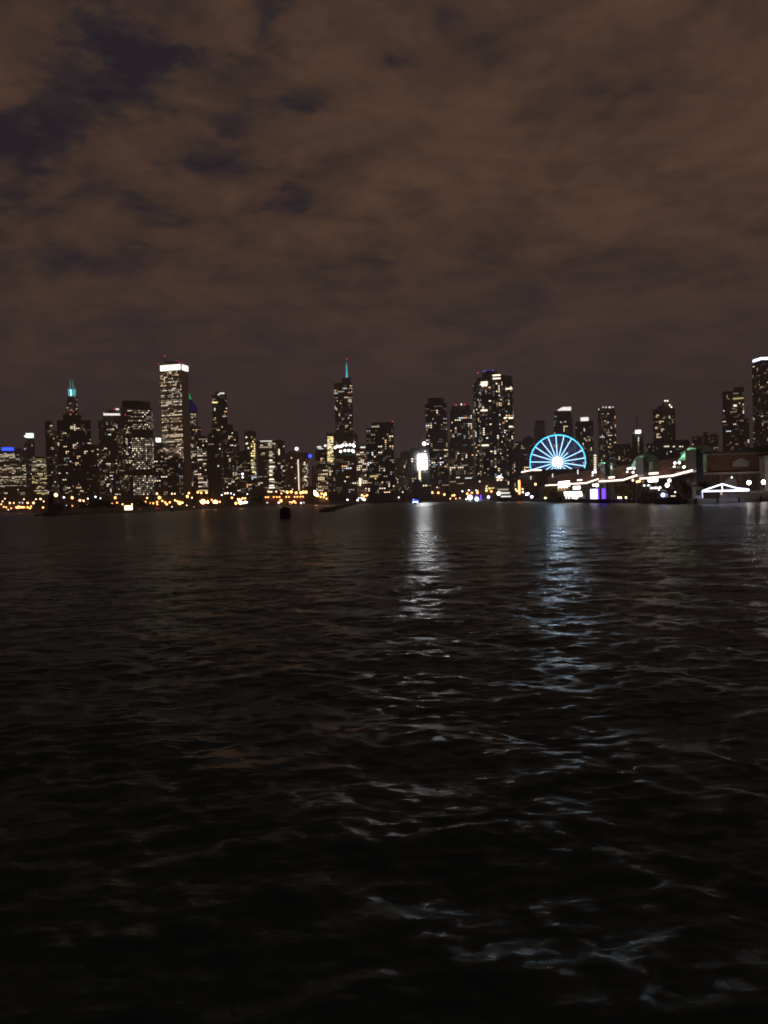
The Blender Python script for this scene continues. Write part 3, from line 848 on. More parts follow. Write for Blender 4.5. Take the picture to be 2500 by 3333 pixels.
# ------------------------------------------------------------------ street lamps, wall and flood lamps
ORD = ['first', 'second', 'third', 'fourth', 'fifth', 'sixth', 'seventh', 'eighth', 'ninth', 'tenth', 'eleventh', 'twelfth', 'thirteenth', 'fourteenth', 'fifteenth', 'sixteenth', 'seventeenth', 'eighteenth']
def lamp(u, v, D, m, r, label, group=None, name='street_lamp'):
    q = P(u, v, D)
    zb = GROUND if D > 500 else 2.0
    L = thing(name, label, 'lamp', (q.x, q.y, zb), group)
    MB().tube((q.x, q.y, zb), (q.x, q.y, q.z), .16, .09, 6).tube((q.x, q.y, zb), (q.x, q.y, zb + .8), .3, .25, 6).build('pole', M['steel'], L)
    MB().ball(q, r * (1.3 if m in (E['amber'], E['amberbig']) else 1.1), 10, 7).build('globe', m, L)
def lamps(where, rows, group, m, r=1.1):
    for i, row in enumerate(rows):
        u, v, D = row[:3]
        lamp(u, v, D, row[3] if len(row) > 3 else m, row[4] if len(row) > 4 else r, f'{where}, {ORD[i]} from the left', group)
lamps('warm street lamp in the left corner cluster',
      [(4, 1641, 1700), (8, 1632, 1720), (16, 1623, 1750), (32, 1637, 1700, E['warmlamp'], 1.5), (45, 1637, 1700), (64, 1636, 1690, E['coollamp'], .7), (73, 1636, 1690, E['coollamp'], .7), (78, 1625, 1700), (90, 1637, 1680, E['warmlamp'], 1.6), (109, 1637, 1670, E['warmlamp'], 1.9), (117, 1625, 1700), (132, 1624, 1690, E['warmlamp'], 1.7), (142, 1632, 1650)],
      'lamps in the left corner cluster', E['warmlamp'], 1.1)
lamps('low orange lamp on the left waterfront',
      [(27, 1659, 1560, E['coollamp'], .7), (56, 1652, 1520, E['amber'], 1.3), (63, 1651, 1520, E['amber'], 1.4), (70, 1651, 1520, E['amber'], 1.3), (76, 1651, 1520, E['amber'], 1.1), (90, 1651, 1480, E['amber'], 1.0), (98, 1654, 1470, E['amber'], 1.0), (140, 1652, 1300, E['amber'], .9)],
      'low lamps on the left waterfront', E['amber'])
lamp(182, 1611, 1350, E['warmlamp'], 2.7, 'large blurred warm lamp right above the beacon hut')
lamps('lamp in the dark stretch right of the beacon',
      [(208, 1619, 1250, E['coollamp'], 1.1), (235, 1620, 1200, E['amber'], 1.3), (216, 1645, 1050, E['coollamp'], .5), (260, 1629, 1080, E['warmlamp'], 1.3), (272, 1630, 1080, E['warmlamp'], 1.0), (286, 1623, 1080, E['coollamp'], .7), (311, 1617, 1080, E['coollamp'], .9), (327, 1622, 1080, E['coollamp'], .6)],
      'lamps right of the beacon', E['warmlamp'])
lamps('sodium lamp right of the glowing kiosk',
      [(375, 1620, 960, E['amber'], .9), (378, 1645, 900, E['warmlamp'], .4), (449, 1640, 900, E['warmlamp'], .4), (479, 1621, 980, E['warmlamp'], .8), (486, 1641, 960, E['warmlamp'], .5), (499, 1638, 970, E['amber'], .6), (511, 1607, 1000, E['warmlamp'], 1.0), (519, 1620, 1000, E['amber'], 1.3), (512, 1641, 980, E['amber'], .6), (543, 1641, 1000, E['amber'], .9), (560, 1607, 1040, E['warmlamp'], .8), (569, 1607, 1040, E['warmlamp'], .7), (585, 1637, 1010, E['amber'], 1.6)],
      'sodium lamps along the promenade', E['amber'])
lamps('bright sodium lamp below the orange-piered block',
      [(608, 1645, 1040, E['warmlamp'], .6), (610, 1616, 1080, E['amber'], 1.2), (615, 1605, 1080, E['amber'], .9), (625, 1620, 1080, E['warmlamp'], .8), (644, 1602, 1090, E['amber'], 1.0), (655, 1604, 1090, E['amber'], .9), (672, 1603, 1090, E['amber'], 1.0), (661, 1633, 1060, E['amberbig'], 2.2), (676, 1635, 1070, E['amberbig'], 1.1), (698, 1634, 1075, E['amberbig'], 1.3), (705, 1634, 1075, E['amberbig'], 1.2)],
      'sodium lamps below the orange-piered block', E['amber'])
lamps('small lamp right of the windowless slab',
      [(722, 1611, 1140, E['coollamp'], .8), (733, 1606, 1150, E['warmlamp'], 1.0), (741, 1605, 1150, E['coollamp'], .9), (752, 1606, 1150, E['coollamp'], .8), (755, 1620, 1140, E['amber'], .9), (762, 1610, 1150, E['coollamp'], .7), (768, 1638, 1110, E['amber'], 1.2), (774, 1624, 1130, E['amber'], .7), (780, 1629, 1120, E['amberbig'], 1.5), (783, 1636, 1110, E['amberbig'], 1.8), (790, 1622, 1130, E['amber'], .9), (793, 1637, 1110, E['coollamp'], 1.2), (798, 1634, 1110, E['coollamp'], 1.3), (803, 1635, 1110, E['coollamp'], 1.0), (798, 1622, 1130, E['amber'], .8), (805, 1608, 1150, E['coollamp'], .7)],
      'lamps in the busy cluster', E['amber'])
# low brick wall building lit by a row of wall lamps
C_, t_, n_ = frame(925, 1622, 1120)
W_ = Site(); W_.root = thing('arcade_building', 'long low brick arcade lit orange by a row of wall lamps', 'building', (C_.x, C_.y, GROUND)); W_.C, W_.t, W_.n, W_.z = C_, t_, n_, 'N'
plate(W_, 'wall', 858, 992, 1615, 1640, M['brick'], th=9, out=-10)
plate(W_, 'roof', 857, 993, 1612, 1615, M['brickdark'], th=11, out=-11)
for u in (865, 873, 891, 901, 910, 932, 941, 959, 968, 978, 986):
    spot(W_, u, 1617.5 - (u - 925) * .012, E['amber'], .75, 'wall_lamp', out=1.5)
lamps('street lamp in the upper row behind the orange arcade',
      [(873, 1600, 1240, E['warmlamp'], .8), (899, 1600, 1240, E['warmlamp'], 1.0), (916, 1606, 1200, E['amber'], .7), (923, 1598, 1200, E['warmlamp'], .6), (935, 1602, 1210, E['amber'], 1.3), (948, 1601, 1210, E['amber'], 1.4), (964, 1604, 1210, E['amber'], 1.2), (979, 1604, 1210, E['amber'], 1.3), (987, 1602, 1210, E['amber'], 1.4), (996, 1602, 1210, E['amber'], 1.4)],
      'lamps behind the orange arcade', E['amber'])
lamps('quay lamp in front of the orange arcade',
      [(870, 1636, 1095, E['coollamp'], .5), (907, 1636, 1095, E['coollamp'], .9), (915, 1630, 1095, E['amber'], 1.3), (943, 1634, 1095, E['warmlamp'], .6), (950, 1635, 1100, E['amber'], .8), (957, 1632, 1100, E['amber'], .9), (962, 1636, 1100, E['amber'], .7), (980, 1637, 1110, E['coollamp'], .9)],
      'quay lamps before the arcade', E['amber'])
b('warehouse', 'plain dark brick box between the arcade and the orange glare', 'D', 1270, [(475, 628, 1278)], 'none', 'brown', cap=1, cat='building')
b('warehouse', 'plain black box left of the orange arcade', 'C', 1180, [(838, 1030, 1790)], 'none', 'black', cap=1, cat='building')
lamps('orange floodlight below the pale floodlit tower',
      [(1024, 1601, 1330, E['amberbig'], 1.8), (1028, 1607, 1330, E['amberbig'], 2.4), (1033, 1612, 1330, E['amberbig'], 1.7), (1047, 1607, 1340, E['amber'], 1.2), (1058, 1610, 1340, E['amberbig'], 1.5), (1060, 1606, 1340, E['amber'], 1.0)],
      'floodlights at the pale tower foot', E['amberbig'])
lamps('white quay lamp left of the broad black tower',
      [(1131, 1627, 1290, E['coollamp'], 1.1), (1164, 1628, 1290, E['coollamp'], 1.2), (1168, 1621, 1295, E['coollamp'], .7), (1175, 1620, 1295, E['coollamp'], .7), (1181, 1624, 1290, E['coollamp'], 1.5), (1186, 1626, 1290, E['coollamp'], 1.6), (1178, 1612, 1300, E['warmlamp'], 1.1), (1193, 1613, 1300, E['warmlamp'], .9), (1214, 1621, 1290, E['coollamp'], .8), (1298, 1619, 1285, E['coollamp'], .8), (1311, 1602, 1290, E['coollamp'], .6)],
      'white quay lamps', E['coollamp'])
lamps('lamp among trees below the round-shouldered tower',
      [(1412, 1615, 1230, E['warmlamp'], .9), (1421, 1587, 1210, E['amberbig'], 1.9), (1444, 1589, 1210, E['amberbig'], 1.7), (1450, 1591, 1210, E['amberbig'], 1.6), (1436, 1621, 1220, E['warmlamp'], .7), (1443, 1614, 1225, E['warmlamp'], .6), (1466, 1623, 1220, E['amber'], .6), (1473, 1613, 1225, E['amber'], .8), (1479, 1612, 1225, E['amber'], .9), (1484, 1623, 1220, E['warmlamp'], .6), (1497, 1621, 1210, E['warmlamp'], .6)],
      'lamps below the round-shouldered tower', E['amber'])
lamps('glaring lamp on the landing left of the cruise ship',
      [(1505, 1599, 1150, E['coollamp'], .9), (1518, 1625, 1060, E['coollamp'], .8), (1526, 1596, 1150, E['coollamp'], .8), (1530, 1619, 1050, E['white'], 2.9), (1536, 1604, 1060, E['neon'], 1.2), (1550, 1596, 1150, E['coollamp'], .7), (1552, 1624, 1040, E['bluew'], 2.2), (1590, 1618, 1020, E['bluew'], 1.5)],
      'lamps on the landing', E['coollamp'])
# violet banner stand beside the glaring lamps
q = P(1556, 1628, 1045)
L = thing('banner_stand', 'pair of violet lit banners behind the bluish glaring lamp', 'banner', (q.x, q.y, GROUND))
for uu, v0 in ((1551, 1611), (1565, 1611)):
    a_ = P(uu, v0, 1045); MB().box(a_.x - .9, a_.x + .9, a_.y - .2, a_.y + .2, GROUND + .5, a_.z).build('banner', E['violet'], L)

# street lamps close before the feet of the waterfront towers: they wash the walls with sodium light
for key, xs_ in (('long low tan', 9), ('broad black stepped apartment', 4), ('dark apartment tower with pale', 5), ('bright curved glass', 3), ('low brown apartment', 3), ('black apartment block with cool', 4),
                 ('brown office block with orange-lit', 4), ('windowless dark slab', 3), ('dark block outlined', 3), ('dark tower with one central', 2), ('wide brown block', 5),
                 ('pale stone block with tall', 3), ('beige block', 3), ('black tower with chamfered', 3), ('low dark block in front', 4)):
    st_ = [s for s in SITES if s.label.startswith(key)][0]
    for i in range(xs_):
        f = (i + .5 + .25 * math.sin(i * 2.3 + len(key))) / xs_
        s_ = st_.s0 + (st_.s1 - st_.s0) * f
        hgt = 9 + 2 * math.sin(i * 1.7 + len(key))
        p = st_.C + st_.t * s_ - st_.n * 5.0
        L = thing('street_lamp', 'sodium lamp at the foot of the ' + ' '.join(st_.label.split()[:9]).replace(' a ', ' a '), 'lamp', (p.x, p.y, GROUND), 'lamps at the foot of the ' + ' '.join(st_.label.split()[:6]))
        MB().tube((p.x, p.y, GROUND), (p.x, p.y, GROUND + hgt), .16, .09, 6).build('pole', M['steel'], L)
        MB().ball((p.x, p.y, GROUND + hgt + .6), 1.15, 8, 6).build('globe', E['amberwall'], L)
# glowing kiosk by the water, cars on the promenade
q = P(416, 1661, 815)
L = thing('kiosk', 'square white glowing kiosk at the water edge below the orange-lit tree', 'kiosk', (q.x, q.y, GROUND))
MB().box(q.x - 3.1, q.x + 3.1, q.y, q.y + 5, GROUND, GROUND + 4.9).build('glowing_wall', E['kiosk'], L)
MB().box(q.x - 3.6, q.x + 3.6, q.y - .5, q.y + 5.5, GROUND + 4.9, GROUND + 5.3).build('roof', M['steel'], L)
MB().box(q.x - 3.5, q.x + 3.5, q.y - .4, q.y + 5.4, GROUND - .1, GROUND + .25).build('plinth', M['concrete'], L)

def make_car():
    root = bpy.data.objects.new('car', None); col.objects.link(root)
    pr = [(-2.2, .35), (2.2, .35), (2.25, .8), (1.5, .95), (.7, 1.45), (-1.0, 1.45), (-1.7, .98), (-2.25, .9)]
    k = len(pr)
    MB().add([(x, -.85, z) for x, z in pr] + [(x, .85, z) for x, z in pr], [tuple(range(k)), tuple(range(2 * k - 1, k - 1, -1))] + [(i, k + i, k + (i + 1) % k, (i + 1) % k) for i in range(k)]).build('body', M['bodywork'], root)
    for x in (-1.4, 1.4):
        for y in (-.86, .86):
            MB().tube((x, y - .1, .33), (x, y + .1, .33), .33, .33, 10).build('wheel', M['timber'], root)
    for y in (-.6, .6):
        MB().ball((2.27, y, .72), .16, 6, 5).build('headlight', E['head'], root)
        MB().ball((-2.28, y, .78), .16, 6, 5).build('tail_light', E['tail'], root)
    return root
car0 = make_car()
for i, (u, D, rz, lab) in enumerate(((508, 985, 1.75, 'dark car showing red tail lights below the sodium lamp'), (517, 985, 1.75, 'dark car just ahead of the red-lit car by the sodium lamp'), (126, 1530, 1.9, 'dark car with red tail lights on the left waterfront'),
                                     (457, 850, 1.2, 'dark car with red tail lights right of the glowing kiosk'), (630, 1075, -1.4, 'dark car with headlights left of the bright sodium flood lamps'), (945, 1120, -1.4, 'dark car with headlights in front of the orange arcade'))):
    x, y = ground_pt(u, D)
    if i == 0:
        o = car0; o.location = (x, y, GROUND + .02); o.rotation_euler = (0, 0, rz)
    else:
        o = dup(car0, (x, y, GROUND + .02), rz)
    tag(o, lab, 'car', 'cars on the promenade')
# ------------------------------------------------------------------ the long pier on the right
PXE = 131.0          # its south edge runs away from us along x = 131
DECK = 2.0
tag(MB().box(PXE, 262, 356, 904.9, -3, DECK).build('pier', M['concrete']), kind='structure')
mb = MB()
for k in range(60):
    y = 360 + k * 9.2
    mb.tube((PXE - .35, y, -3), (PXE - .35, y, DECK + .4), .35, .35, 6)
for k in range(14):
    x = 134 + k * 9.2
    mb.tube((x, 355.6, -3), (x, 355.6, DECK + .4), .35, .35, 6)
tag(mb.build('pier_fender', M['timber']), 'dark timber fender piles lining the pier edge', 'fender', kind='stuff')

def yz(u, v, x):
    p = PX(u, v, x); return p.y, p.z

HX = 147.0
hall = thing('exhibition_hall', 'long brown brick hall on the pier under green lit roof sails', 'hall', (HX, 386, DECK))
# arcade storey, tall hall behind it with shallow gable roof
MB().box(HX, 214, 386, 770, DECK, 14.0).build('wall', M['brickdark'], hall)
MB().box(HX + 5, 209, 389, 766, 14.0, 22.5).build('upper_wall', M['brick'], hall)
MB().add([(HX + 4.4, 388.4, 22.5), (209.6, 388.4, 22.5), (209.6, 766.6, 22.5), (HX + 4.4, 766.6, 22.5), (180, 388.4, 25.8), (180, 766.6, 25.8)],
         [(0, 4, 5, 3), (1, 2, 5, 4), (0, 1, 4), (3, 5, 2), (0, 3, 2, 1)]).build('roof', M['roof'], hall)
# east end: cornices, arched window bay, pale pediment, pilasters
MB().box(HX - .4, 214.4, 385.3, 385.99, 12.9, 13.7).build('cornice', M['pale'], hall)
MB().box(HX + 4.5, 209.5, 388.2, 388.99, 22.0, 22.7).build('cornice', M['concrete'], hall)
for x in (HX + .6, 156, 165, 174, 183, 192):
    MB().box(x, x + 1.3, 385.4, 385.99, DECK, 12.9).build('pilaster', M['brick'], hall)
arc = [(158.6, 4.5), (164.4, 4.5), (164.4, 8.6)] + [(161.5 + 2.9 * math.cos(a), 8.6 + 2.6 * math.sin(a)) for a in [math.pi * k / 8 for k in range(1, 8)]] + [(158.6, 8.6)]
k = len(arc)
MB().add([(x, 385.55, z) for x, z in arc] + [(x, 385.95, z) for x, z in arc], [tuple(range(k)), tuple(range(2 * k - 1, k - 1, -1))] + [(i, k + i, k + (i + 1) % k, (i + 1) % k) for i in range(k)]).build('arched_window', M['concrete'], hall)
MB().ball(PX(2382, 1554, 160.2), .35, 8, 6).build('wall_lamp', E['coollamp'], hall)
pd = [(163.5, 16.2), (171.2, 16.2), (171.2, 18.6), (167.4, 20.4), (163.5, 18.6)]
MB().add([(x, 388.1, z) for x, z in pd] + [(x, 388.95, z) for x, z in pd], [(0, 1, 2, 3, 4), (9, 8, 7, 6, 5)] + [(i, 5 + i, 5 + (i + 1) % 5, (i + 1) % 5) for i in range(5)]).build('pediment', M['pale'], hall)
# gull-wing light strings along the south eaves, one per bay, read off the photo on the plane of the eaves
LX = HX - 5.0
for pts in (((1776, 1580), (1909, 1572), (1947, 1559)), ((1950, 1567), (2028, 1562), (2073, 1547)), ((2084, 1558), (2190, 1548), (2253, 1531))):
    q = [PX(u, v, LX) for u, v in pts]
    mb = MB()
    for a_, c_ in zip(q[:-1], q[1:]):
        L_ = (c_ - a_).length; n = int(L_ / 2.2)
        mb.tube(a_, c_, .42, .42, 6)
    mb.build('light_string', E['string'], hall)
    mb = MB()
    for a_, c_ in zip(q[:-1], q[1:]):
        mb.add([(LX - .3, a_.y, a_.z - 1.2), (LX - .3, c_.y, c_.z - 1.2), (HX + .1, c_.y, c_.z - 1.0), (HX + .1, a_.y, a_.z - 1.0),
                (LX - .3, a_.y, a_.z - .9), (LX - .3, c_.y, c_.z - .9), (HX + .1, c_.y, c_.z - .7), (HX + .1, a_.y, a_.z - .7)],
               [(0, 1, 2, 3), (7, 6, 5, 4), (0, 4, 5, 1), (1, 5, 6, 2), (2, 6, 7, 3), (3, 7, 4, 0)])
    mb.build('eave', M['pale'], hall)
for (u0, v0), (u1, v1) in (((1880, 1563), (1894, 1562)), ((1979, 1555), (1999, 1553)), ((2114, 1542), (2141, 1540))):
    MB().tube(PX(u0, v0, HX - .8), PX(u1, v1, HX - .8), .5, .5, 6).build('wall_light', E['string'], hall)
# arcade columns under the eaves
for k in range(46):
    y = 392 + k * 8.1
    MB().box(LX - .1, LX + .6, y, y + .8, DECK, 12.6).build('column', M['concrete'], hall)
# stair towers between the bays with green lit sails over them
def sail(u0, u1, v_left, v_top, v_right, x, up=1.0):
    ya, yb = PX(u1, v_right, x).y, PX(u0, v_left, x).y         # near end, far end
    za, zb = PX(u1, v_right, x).z, PX(u0, v_left, x).z
    zt = PX((u0 * .45 + u1 * .55), v_top, x).z
    prof = []
    for i in range(15):
        f = i / 14
        y = ya + (yb - ya) * f
        base = za + (zb - za) * f
        s = math.sin(math.pi * f) ** .75
        prof.append((y, base + (zt - (za + zb) / 2) * s * (1.05 - .12 * f)))
    vs, fs = [], []
    xs = [(x - 1.5, 0.0), (x + .5, .35), (x + 2.5, .45), (x + 4.5, .3)]
    n = len(prof)
    for xx, dz in xs:
        for y, z in prof:
            vs.append((xx, y, z + dz))
    m_ = len(vs)
    vs += [(a_, b_, c_ - .35) for a_, b_, c_ in vs]
    for j in range(len(xs) - 1):
        for i in range(n - 1):
            a_ = j * n + i
            fs.append((a_, a_ + 1, a_ + n + 1, a_ + n)); fs.append((m_ + a_, m_ + a_ + n, m_ + a_ + n + 1, m_ + a_ + 1))
    for i in range(n - 1):
        fs.append((i, m_ + i, m_ + i + 1, i + 1)); e_ = (len(xs) - 1) * n + i
        fs.append((e_, e_ + 1, m_ + e_ + 1, m_ + e_))
    MB().add(vs, fs).build('roof_sail', M['fabric'], hall)
    ym = ya + (yb - ya) * .50
    MB().box(HX - 3.2, HX - .01, ya + 1.2, ym, DECK, za + (zt - za) * .48).build('stair_tower', M['glassdark'], hall)
    for f, dx in ((.86, 2.0), (.66, 3.0)):
        y = ya + (yb - ya) * f
        MB().ball((x + dx, y, za + (zb - za) * f + .2), .5, 8, 6).build('sail_lamp', E['greenlamp'], hall)
sail(1954, 1987, 1516, 1501, 1516, HX)
sail(2061, 2115, 1523, 1481, 1498, HX)
sail(2217, 2291, 1499.5, 1455, 1470, HX)
hall2 = thing('roof_sail', 'white lit roof sail tip beyond the pier hall at the right edge', 'sail', (216, 470, 22.5))
vs = [(212, 452, 24.5), (212, 486, 23.0), (226, 486, 23.0), (226, 452, 24.5), (212, 470, 29.0), (226, 470, 29.0)]
MB().add(vs + [(a_, b_, c_ - .4) for a_, b_, c_ in vs], [(0, 4, 5, 3), (4, 1, 2, 5), (6, 9, 11, 10), (10, 11, 8, 7), (0, 6, 10, 4), (4, 10, 7, 1), (3, 5, 11, 9), (5, 2, 8, 11), (0, 3, 9, 6), (1, 7, 8, 2)]).build('fabric', M['fabric'], hall2)
MB().box(214.5, 224, 453, 485, 14, 22.5).build('wall', M['brickdark'], hall2)
MB().ball((216, 458, 23.4), .6, 8, 6).build('sail_lamp', E['white'], hall2)
# globe lamp clusters on the roof ledge (three to a bracket)
for i, (uv, where) in enumerate((([(1930, 1538), (1938, 1537), (1937, 1530), (1929, 1548)], 'left of the first green sail'),
                      ([(2044, 1526), (2053, 1524), (2064, 1524), (2042, 1537), (2061, 1537)], 'left of the middle green sail'),
                      ([(2197, 1507), (2211, 1506), (2195, 1520)], 'left of the third green sail'),
                      ([(2226, 1520), (2238, 1515), (2255, 1500)], 'under the third green sail'))):
    q0 = PX(uv[0][0], uv[0][1], HX - 1.5)
    L = thing('lamp_cluster', f'cluster of white globe lamps on the pier hall ledge {where}', 'lamp', (q0.x, q0.y, q0.z - 1.5), 'globe lamp clusters on the pier hall')
    MB().box(HX - 2.2, HX - .01, q0.y - 5, q0.y + 9, q0.z - 2.6, q0.z - 2.1).build('bracket', M['pale'], L)
    for u, v in uv:
        c_ = PX(u, v, HX - 1.5)
        MB().ball(c_, .62 if i < 3 else .4, 8, 6).build('globe', E['white'] if i < 3 else E['greenlamp'], L)
        MB().tube((c_.x, c_.y, q0.z - 2.2), c_, .08, .08, 5).build('stem', M['steel'], L)
# floodlights under the eaves
for lab, u0, u1, v0, v1, x in (('white flood bank blazing over the pier entrance below the wheel', 1818, 1852, 1567, 1584, LX - 1), ('white flood bank under the eave right of the middle stair tower', 2110, 2138, 1558, 1568, LX - 1),
                            ('white flood bank behind the slanted lit canopy', 1866, 1886, 1583, 1592, LX - 1)):
    a_, c_ = PX(u0, (v0 + v1) / 2, x), PX(u1, (v0 + v1) / 2, x)
    z0, z1 = PX((u0 + u1) / 2, v1, x).z, PX((u0 + u1) / 2, v0, x).z
    L = thing('flood_bank', lab, 'floodlight', (x, (a_.y + c_.y) / 2, z0))
    MB().box(x, x + .5, c_.y, a_.y, z0, z1).build('lens', E['flood'], L)
    MB().box(x + .51, x + 1.2, c_.y, a_.y, z0 - .2, z1 + .2).build('housing', M['steel'], L)
q = PX(1836, 1598, LX - 1.5)
lamp(1836, 1597, q.y, E['flood'], .9, 'white pole lamp under the entrance flood bank')
lamps('white lamp over the dock left of the dark yacht',
      [(2097, 1581, 430, E['white'], .45), (2111, 1581, 425, E['white'], .5), (2172, 1579, 372, E['flood'], .8), (2179, 1564, 376, E['white'], .7)], 'white lamps over the pier dock', E['white'])
lamps('white lamp in the arcade left of the violet boat',
      [(1932, 1579, 520, E['white'], .7), (1943, 1579, 512, E['white'], 1.0), (1791, 1588, 650, E['warmlamp'], .7), (1803, 1589, 640, E['warmlamp'], .7), (1811, 1589, 635, E['warmlamp'], .7), (1821, 1588, 630, E['warmlamp'], .7)][:2], 'lamps left of the violet boat', E['white'])
for i, (u, v) in enumerate(((2060, 1563), (2074, 1568), (2082, 1566))):
    lamp(u, v, PX(u, v, LX).y, E['warmlamp'], .5, f'warm lamp by the middle stair tower foot, {ORD[i]} from the left', 'warm lamps at the middle stair tower')
for i, (u, v, D) in enumerate(((2438, 1571, 362), (2485, 1569, 362))):
    lamp(u, v, D, E['pierlamp'], .7, ('glaring round lamp at the right end of the white outlined canopy', 'glaring round lamp nearest the right edge, before the pale pavilion')[i])
for i, x in enumerate((184, 199, 214)):  # added lamps out of view, put in to brighten glints on the water
    q = Vector((x, 360.0, 8.6)); L = thing('street_lamp', f'round white lamp on the pier end past the right edge, {ORD[i]} outward', 'lamp', (x, 360, DECK), 'lamps on the pier end')
    MB().tube((x, 360, DECK), (x, 360, 8.4), .16, .09, 6).build('pole', M['steel'], L); MB().ball(q, .9, 10, 7).build('globe', E['pierlamp'], L)
lamps('white marker light on the pier edge', [(2198, 1602, 360, E['white'], .25), (2208, 1621, 357, E['white'], .2)], 'marker lights on the pier edge', E['white'])

# pale pavilion at the right edge, white LED-outlined canopy, booth, planter wall
L = thing('pavilion', 'pale stone pavilion cut by the right edge of the frame', 'pavilion', (185, 382, DECK))
MB().box(174.6, 196, 379.5, 384.8, DECK, 19.5).build('wall', M['pale'], L)
MB().box(174.2, 196.6, 379.0, 385.2, 19.5, 20.6).build('cornice', M['concrete'], L)
MB().box(174.3, 196.5, 379.1, 379.49, 12.6, 13.4).build('string_course', M['concrete'], L)
for x in (177, 183, 189):
    MB().box(x, x + 2.6, 379.2, 379.49, 5, 11).build('window', M['roof'], L)
cD = 352.0
def cp_(u, v, D=cD): return P(u, v, D)
cz = lambda u, v: cp_(u, v).z
L = thing('light_canopy', 'flat peaked canopy outlined in bluish white lights on the pier end', 'canopy', (cp_(2360, 1600).x, cD, DECK))
xs = [cp_(u, 1597).x for u in (2286, 2308, 2352, 2400, 2438)]
zb_ = cz(2360, 1597.5)
top = [(xs[0], cz(2286, 1598)), (xs[1], cz(2308, 1590)), (xs[2], cz(2352, 1575.5)), (xs[3], cz(2400, 1589)), (xs[4], cz(2438, 1593))]
mb = MB()
for (xa, za), (xb, zc_) in zip(top[:-1], top[1:]):
    mb.tube((xa, cD, za), (xb, cD, zc_), .24, .24, 8)
mb.build('upper_light_string', E['tent'], L)
MB().tube((xs[0], cD, cz(2286, 1599)), (xs[2], cD, zb_), .30, .30, 8).tube((xs[2], cD, zb_), (xs[4], cD, cz(2438, 1595.5)), .32, .36, 8).build('lower_light_string', E['tent'], L)
MB().tube((xs[2], cD, zb_), (xs[2] - .2, cD, top[2][1]), .16, .16, 6).build('king_post', E['tent'], L)
mb = MB()
for (xa, za), (xb, zc_) in zip(top[:-1], top[1:]):
    mb.add([(xa, cD + .3, za), (xb, cD + .3, zc_), (xb, cD + 8, zc_), (xa, cD + 8, za), (xa, cD + .3, za + .12), (xb, cD + .3, zc_ + .12), (xb, cD + 8, zc_ + .12), (xa, cD + 8, za + .12)], [(3, 2, 1, 0), (4, 5, 6, 7), (0, 1, 5, 4), (1, 2, 6, 5), (2, 3, 7, 6), (3, 0, 4, 7)])
mb.build('canvas', M['hull'], L)
MB().tube((xs[0] + .1, cD, DECK + .4), (xs[0], cD, cz(2286, 1599)), .07, .07, 6).build('post', E['tent'], L)
MB().box(xs[2] - .5, xs[2] + .1, cD + .5, cD + 1.1, zb_ - 1.6, zb_ - .3).build('lit_pillar', WP[4], L)
for xx in (xs[1], xs[3], xs[4]):
    MB().tube((xx, cD + 7, DECK), (xx, cD + 7, 5), .12, .12, 6).build('post', M['steel'], L)
q0, q1 = P(2262, 1600, 359), P(2284, 1600, 359)
L = thing('ticket_booth', 'small pale booth at the left end of the white outlined canopy', 'booth', ((q0.x + q1.x) / 2, 359, DECK))
MB().box(q0.x, q1.x, 359, 362, DECK, 6.6).build('wall', M['white'], L)
MB().box(q0.x - .3, q1.x + .3, 358.7, 362.3, 6.6, 7.3).build('roof', M['white'], L)
MB().box(q0.x + .4, q1.x - .4, 358.9, 358.99, 3.6, 5.6).build('window', M['roof'], L)
o = MB().box(146, 200, 360.5, 361.3, DECK, 3.9).build('planter_wall', M['concrete']); tag(o, 'long low grey wall on the pier end below the white outlined canopy', 'wall')
rnd = random.Random(3); mb = MB()
for k in range(700):
    x = rnd.uniform(147, 190); z = rnd.uniform(3.8, 4.9); y = rnd.uniform(361.4, 363)
    a_ = Vector((rnd.gauss(0, 1), rnd.gauss(0, 1), rnd.gauss(0, 1))).normalized(); b_ = a_.orthogonal().normalized(); s = rnd.uniform(.15, .35)
    p = Vector((x, y, z)); mb.add([p - a_ * s, p + b_ * s, p + a_ * s, p - b_ * s], [(0, 1, 2, 3)])
o = mb.build('hedge', M['leaf']); tag(o, 'low dark hedge behind the grey wall on the pier end', 'hedge')

# parking block with pale slab edges, and the roof light line above it, left of the hall
L = thing('parking_block', 'dark parking block with pale striped floor edges behind the orange neon column', 'building', (145, 840, DECK))
ya, yb = 832, 848
MB().box(138.6, 152, ya, yb, DECK, 25.5).build('core', M['brickdark'], L)
for k in range(7):
    MB().box(137.9, 152.7, ya - .8, yb + .8, 4.6 + k * 3.2, 5.7 + k * 3.2).build('slab_edge', M['concrete'], L)
a_, m_, c_ = P(1697, 1537, 826), P(1728, 1530.5, 826), P(1763, 1530, 826)
MB().tube(a_, m_, .55, .55, 6).tube(m_, c_, .55, .55, 6).build('roof_light_string', E['string'], L)
q = P(1691, 1610, 808)
L = thing('neon_column', 'tall orange neon column left of the striped parking block', 'sign', (q.x, q.y, DECK))
z0, z1 = P(1691, 1609, 808).z, P(1691, 1563, 808).z
MB().box(q.x - .95, q.x + .95, q.y - .3, q.y + .3, z0, z1).build('neon_tube', E['neon'], L)
MB().box(q.x - .5, q.x + .5, q.y + .31, q.y + .8, DECK, z1 - .5).build('post', M['steel'], L)
lamps('warm lamp around the foot of the neon column', [(1679, 1593, 780, E['warmlamp'], .6), (1683, 1598, 770, E['warmlamp'], .7), (1701, 1592, 770, E['warmlamp'], .6), (1702, 1602, 765, E['white'], .7), (1714, 1609, 765, E['flood'], .9), (1719, 1607, 765, E['white'], 1.0), (1731, 1617, 760, E['bluew'], 1.1), (1743, 1576, 730, E['warmlamp'], .8)], 'lamps by the neon column', E['warmlamp'])

